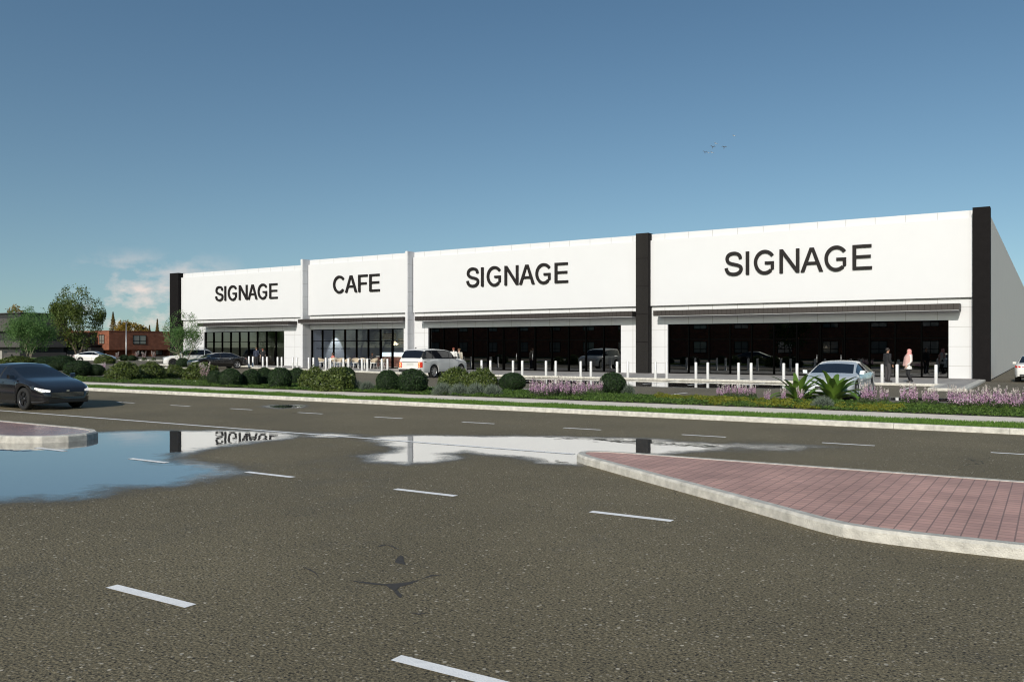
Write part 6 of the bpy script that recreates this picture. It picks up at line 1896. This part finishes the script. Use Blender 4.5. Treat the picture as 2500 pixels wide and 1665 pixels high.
# people sitting at the cafe tables
SIT = dict(pelvis=(0, 0, .55), belly=(0, .0, .68), chest=(0, .02, .87), base=(0, .01, 1.04), neck=(0, .03, 1.11), jaw=(0, .055, 1.175), skull=(0, .035, 1.235), crown=(0, .025, 1.29), nose=(0, .138, 1.195),
           shR=(.165, .01, 1.0), shL=(-.165, .01, 1.0), elR=(.21, .06, .76), elL=(-.21, .06, .76), wrR=(.10, .27, .82), wrL=(-.10, .27, .82), hipR=(.09, .03, .53), hipL=(-.09, .03, .53),
           knR=(.10, .45, .52), knL=(-.10, .45, .52), anR=(.10, .43, .09), anL=(-.10, .43, .09), toeR=(.11, .58, .035), toeL=(-.11, .58, .035))
x, y = on_y(813, 54.85)
person((x, y, .115), PI - 0.25, 'person in coral top sitting at the white terrace table of the cafe', 'people sitting at the cafe', SIT, M['skin_dark'], [shirt(M['cl_red'], .018, .02), trousers(M['cl_black'], .016)], M['hair_dark'], 1.75, bun=True)
x, y = on_y(909, 55.3)
person((x, y, .115), PI + 0.6, 'person in dark clothes sitting by the glass at the right of the terrace', 'people sitting at the cafe', SIT, M['skin_dark'], [shirt(M['cl_black'], .024, .02), trousers(M['cl_black'], .016)], M['hair_dark'], 1.75, hair_long=True)

# ----------------------------------------------------------------------------- birds
def bird_mesh(name, mat_b, mat_w, flap, span=1.0):
    mb = MB()
    mb.tube([(0, .26, .0), (0, .20, .015), (0, .08, .01), (0, -.08, 0), (0, -.22, 0), (0, -.30, 0)], [.008, .035, .055, .05, .02, .012], 8, 0)
    mb.add([(-.02, -.22, 0), (.02, -.22, 0), (.07, -.40, .0), (-.07, -.40, .0)], [(0, 1, 2, 3)], 0)
    for s_ in (-1, 1):
        r0, t0 = (.04, .12, .02), (.04, -.06, .02)
        m0, m1 = (.26, .17, .02 + flap), (.26, -.01, .02 + flap)
        e0, e1 = (.5 * span, .02, .02 + flap * .7), (.49 * span, -.05, .02 + flap * .7)
        v = [(s_ * a, b, c_) for a, b, c_ in (r0, m0, e0, e1, m1, t0)] + [(s_ * a, b, c_ - .012) for a, b, c_ in (r0, m0, e0, e1, m1, t0)]
        f = [(0, 1, 4, 5), (1, 2, 3, 4), (6, 11, 10, 7), (7, 10, 9, 8), (0, 6, 7, 1), (1, 7, 8, 2), (2, 8, 9, 3), (3, 9, 10, 4), (4, 10, 11, 5), (5, 11, 6, 0)]
        mb.add(v, f if s_ < 0 else [q[::-1] for q in f], 1)
    return mb.mesh(name, [mat_b, mat_w])
BM = [bird_mesh('bird', M['bird'], M['bird'], .10), bird_mesh('bird', M['bird_dark'], M['bird_dark'], .22), bird_mesh('bird', M['bird'], M['bird_dark'], -.05)]
def sky_bird(u, v, t, k, rz, bank, lab, sc_):
    x, y = at_t(u, t); o = link('bird', BM[k], None, (x, y, EYE + (HPX - v) * t / FPX))
    o.rotation_euler = (bank, 0.15, rz); o.scale = (sc_,) * 3
    tag(o, lab, 'bird', 'birds flying over the building')
for u, v, k, rz, bank, lab in ((1792, 332.4, 0, 1.2, .2, 'pale bird highest and furthest right in the flock'), (1748, 351, 0, 1.1, .1, 'pale bird second highest in the flock'), (1740, 360, 1, .4, .9, 'dark bird just below the second highest one'),
        (1768, 360.6, 1, .2, 1.0, 'dark bird flying alone at the right of the flock'), (1721, 372.8, 1, .5, .8, 'dark bird at the lower left end of the flock'), (1729.7, 373.5, 2, 1.0, .3, 'dark winged bird in the middle of the lowest three'), (1738.6, 373, 0, 1.1, .1, 'pale bird at the right of the lowest three')):
    sky_bird(u, v, 125, k, rz, bank, lab, .75)
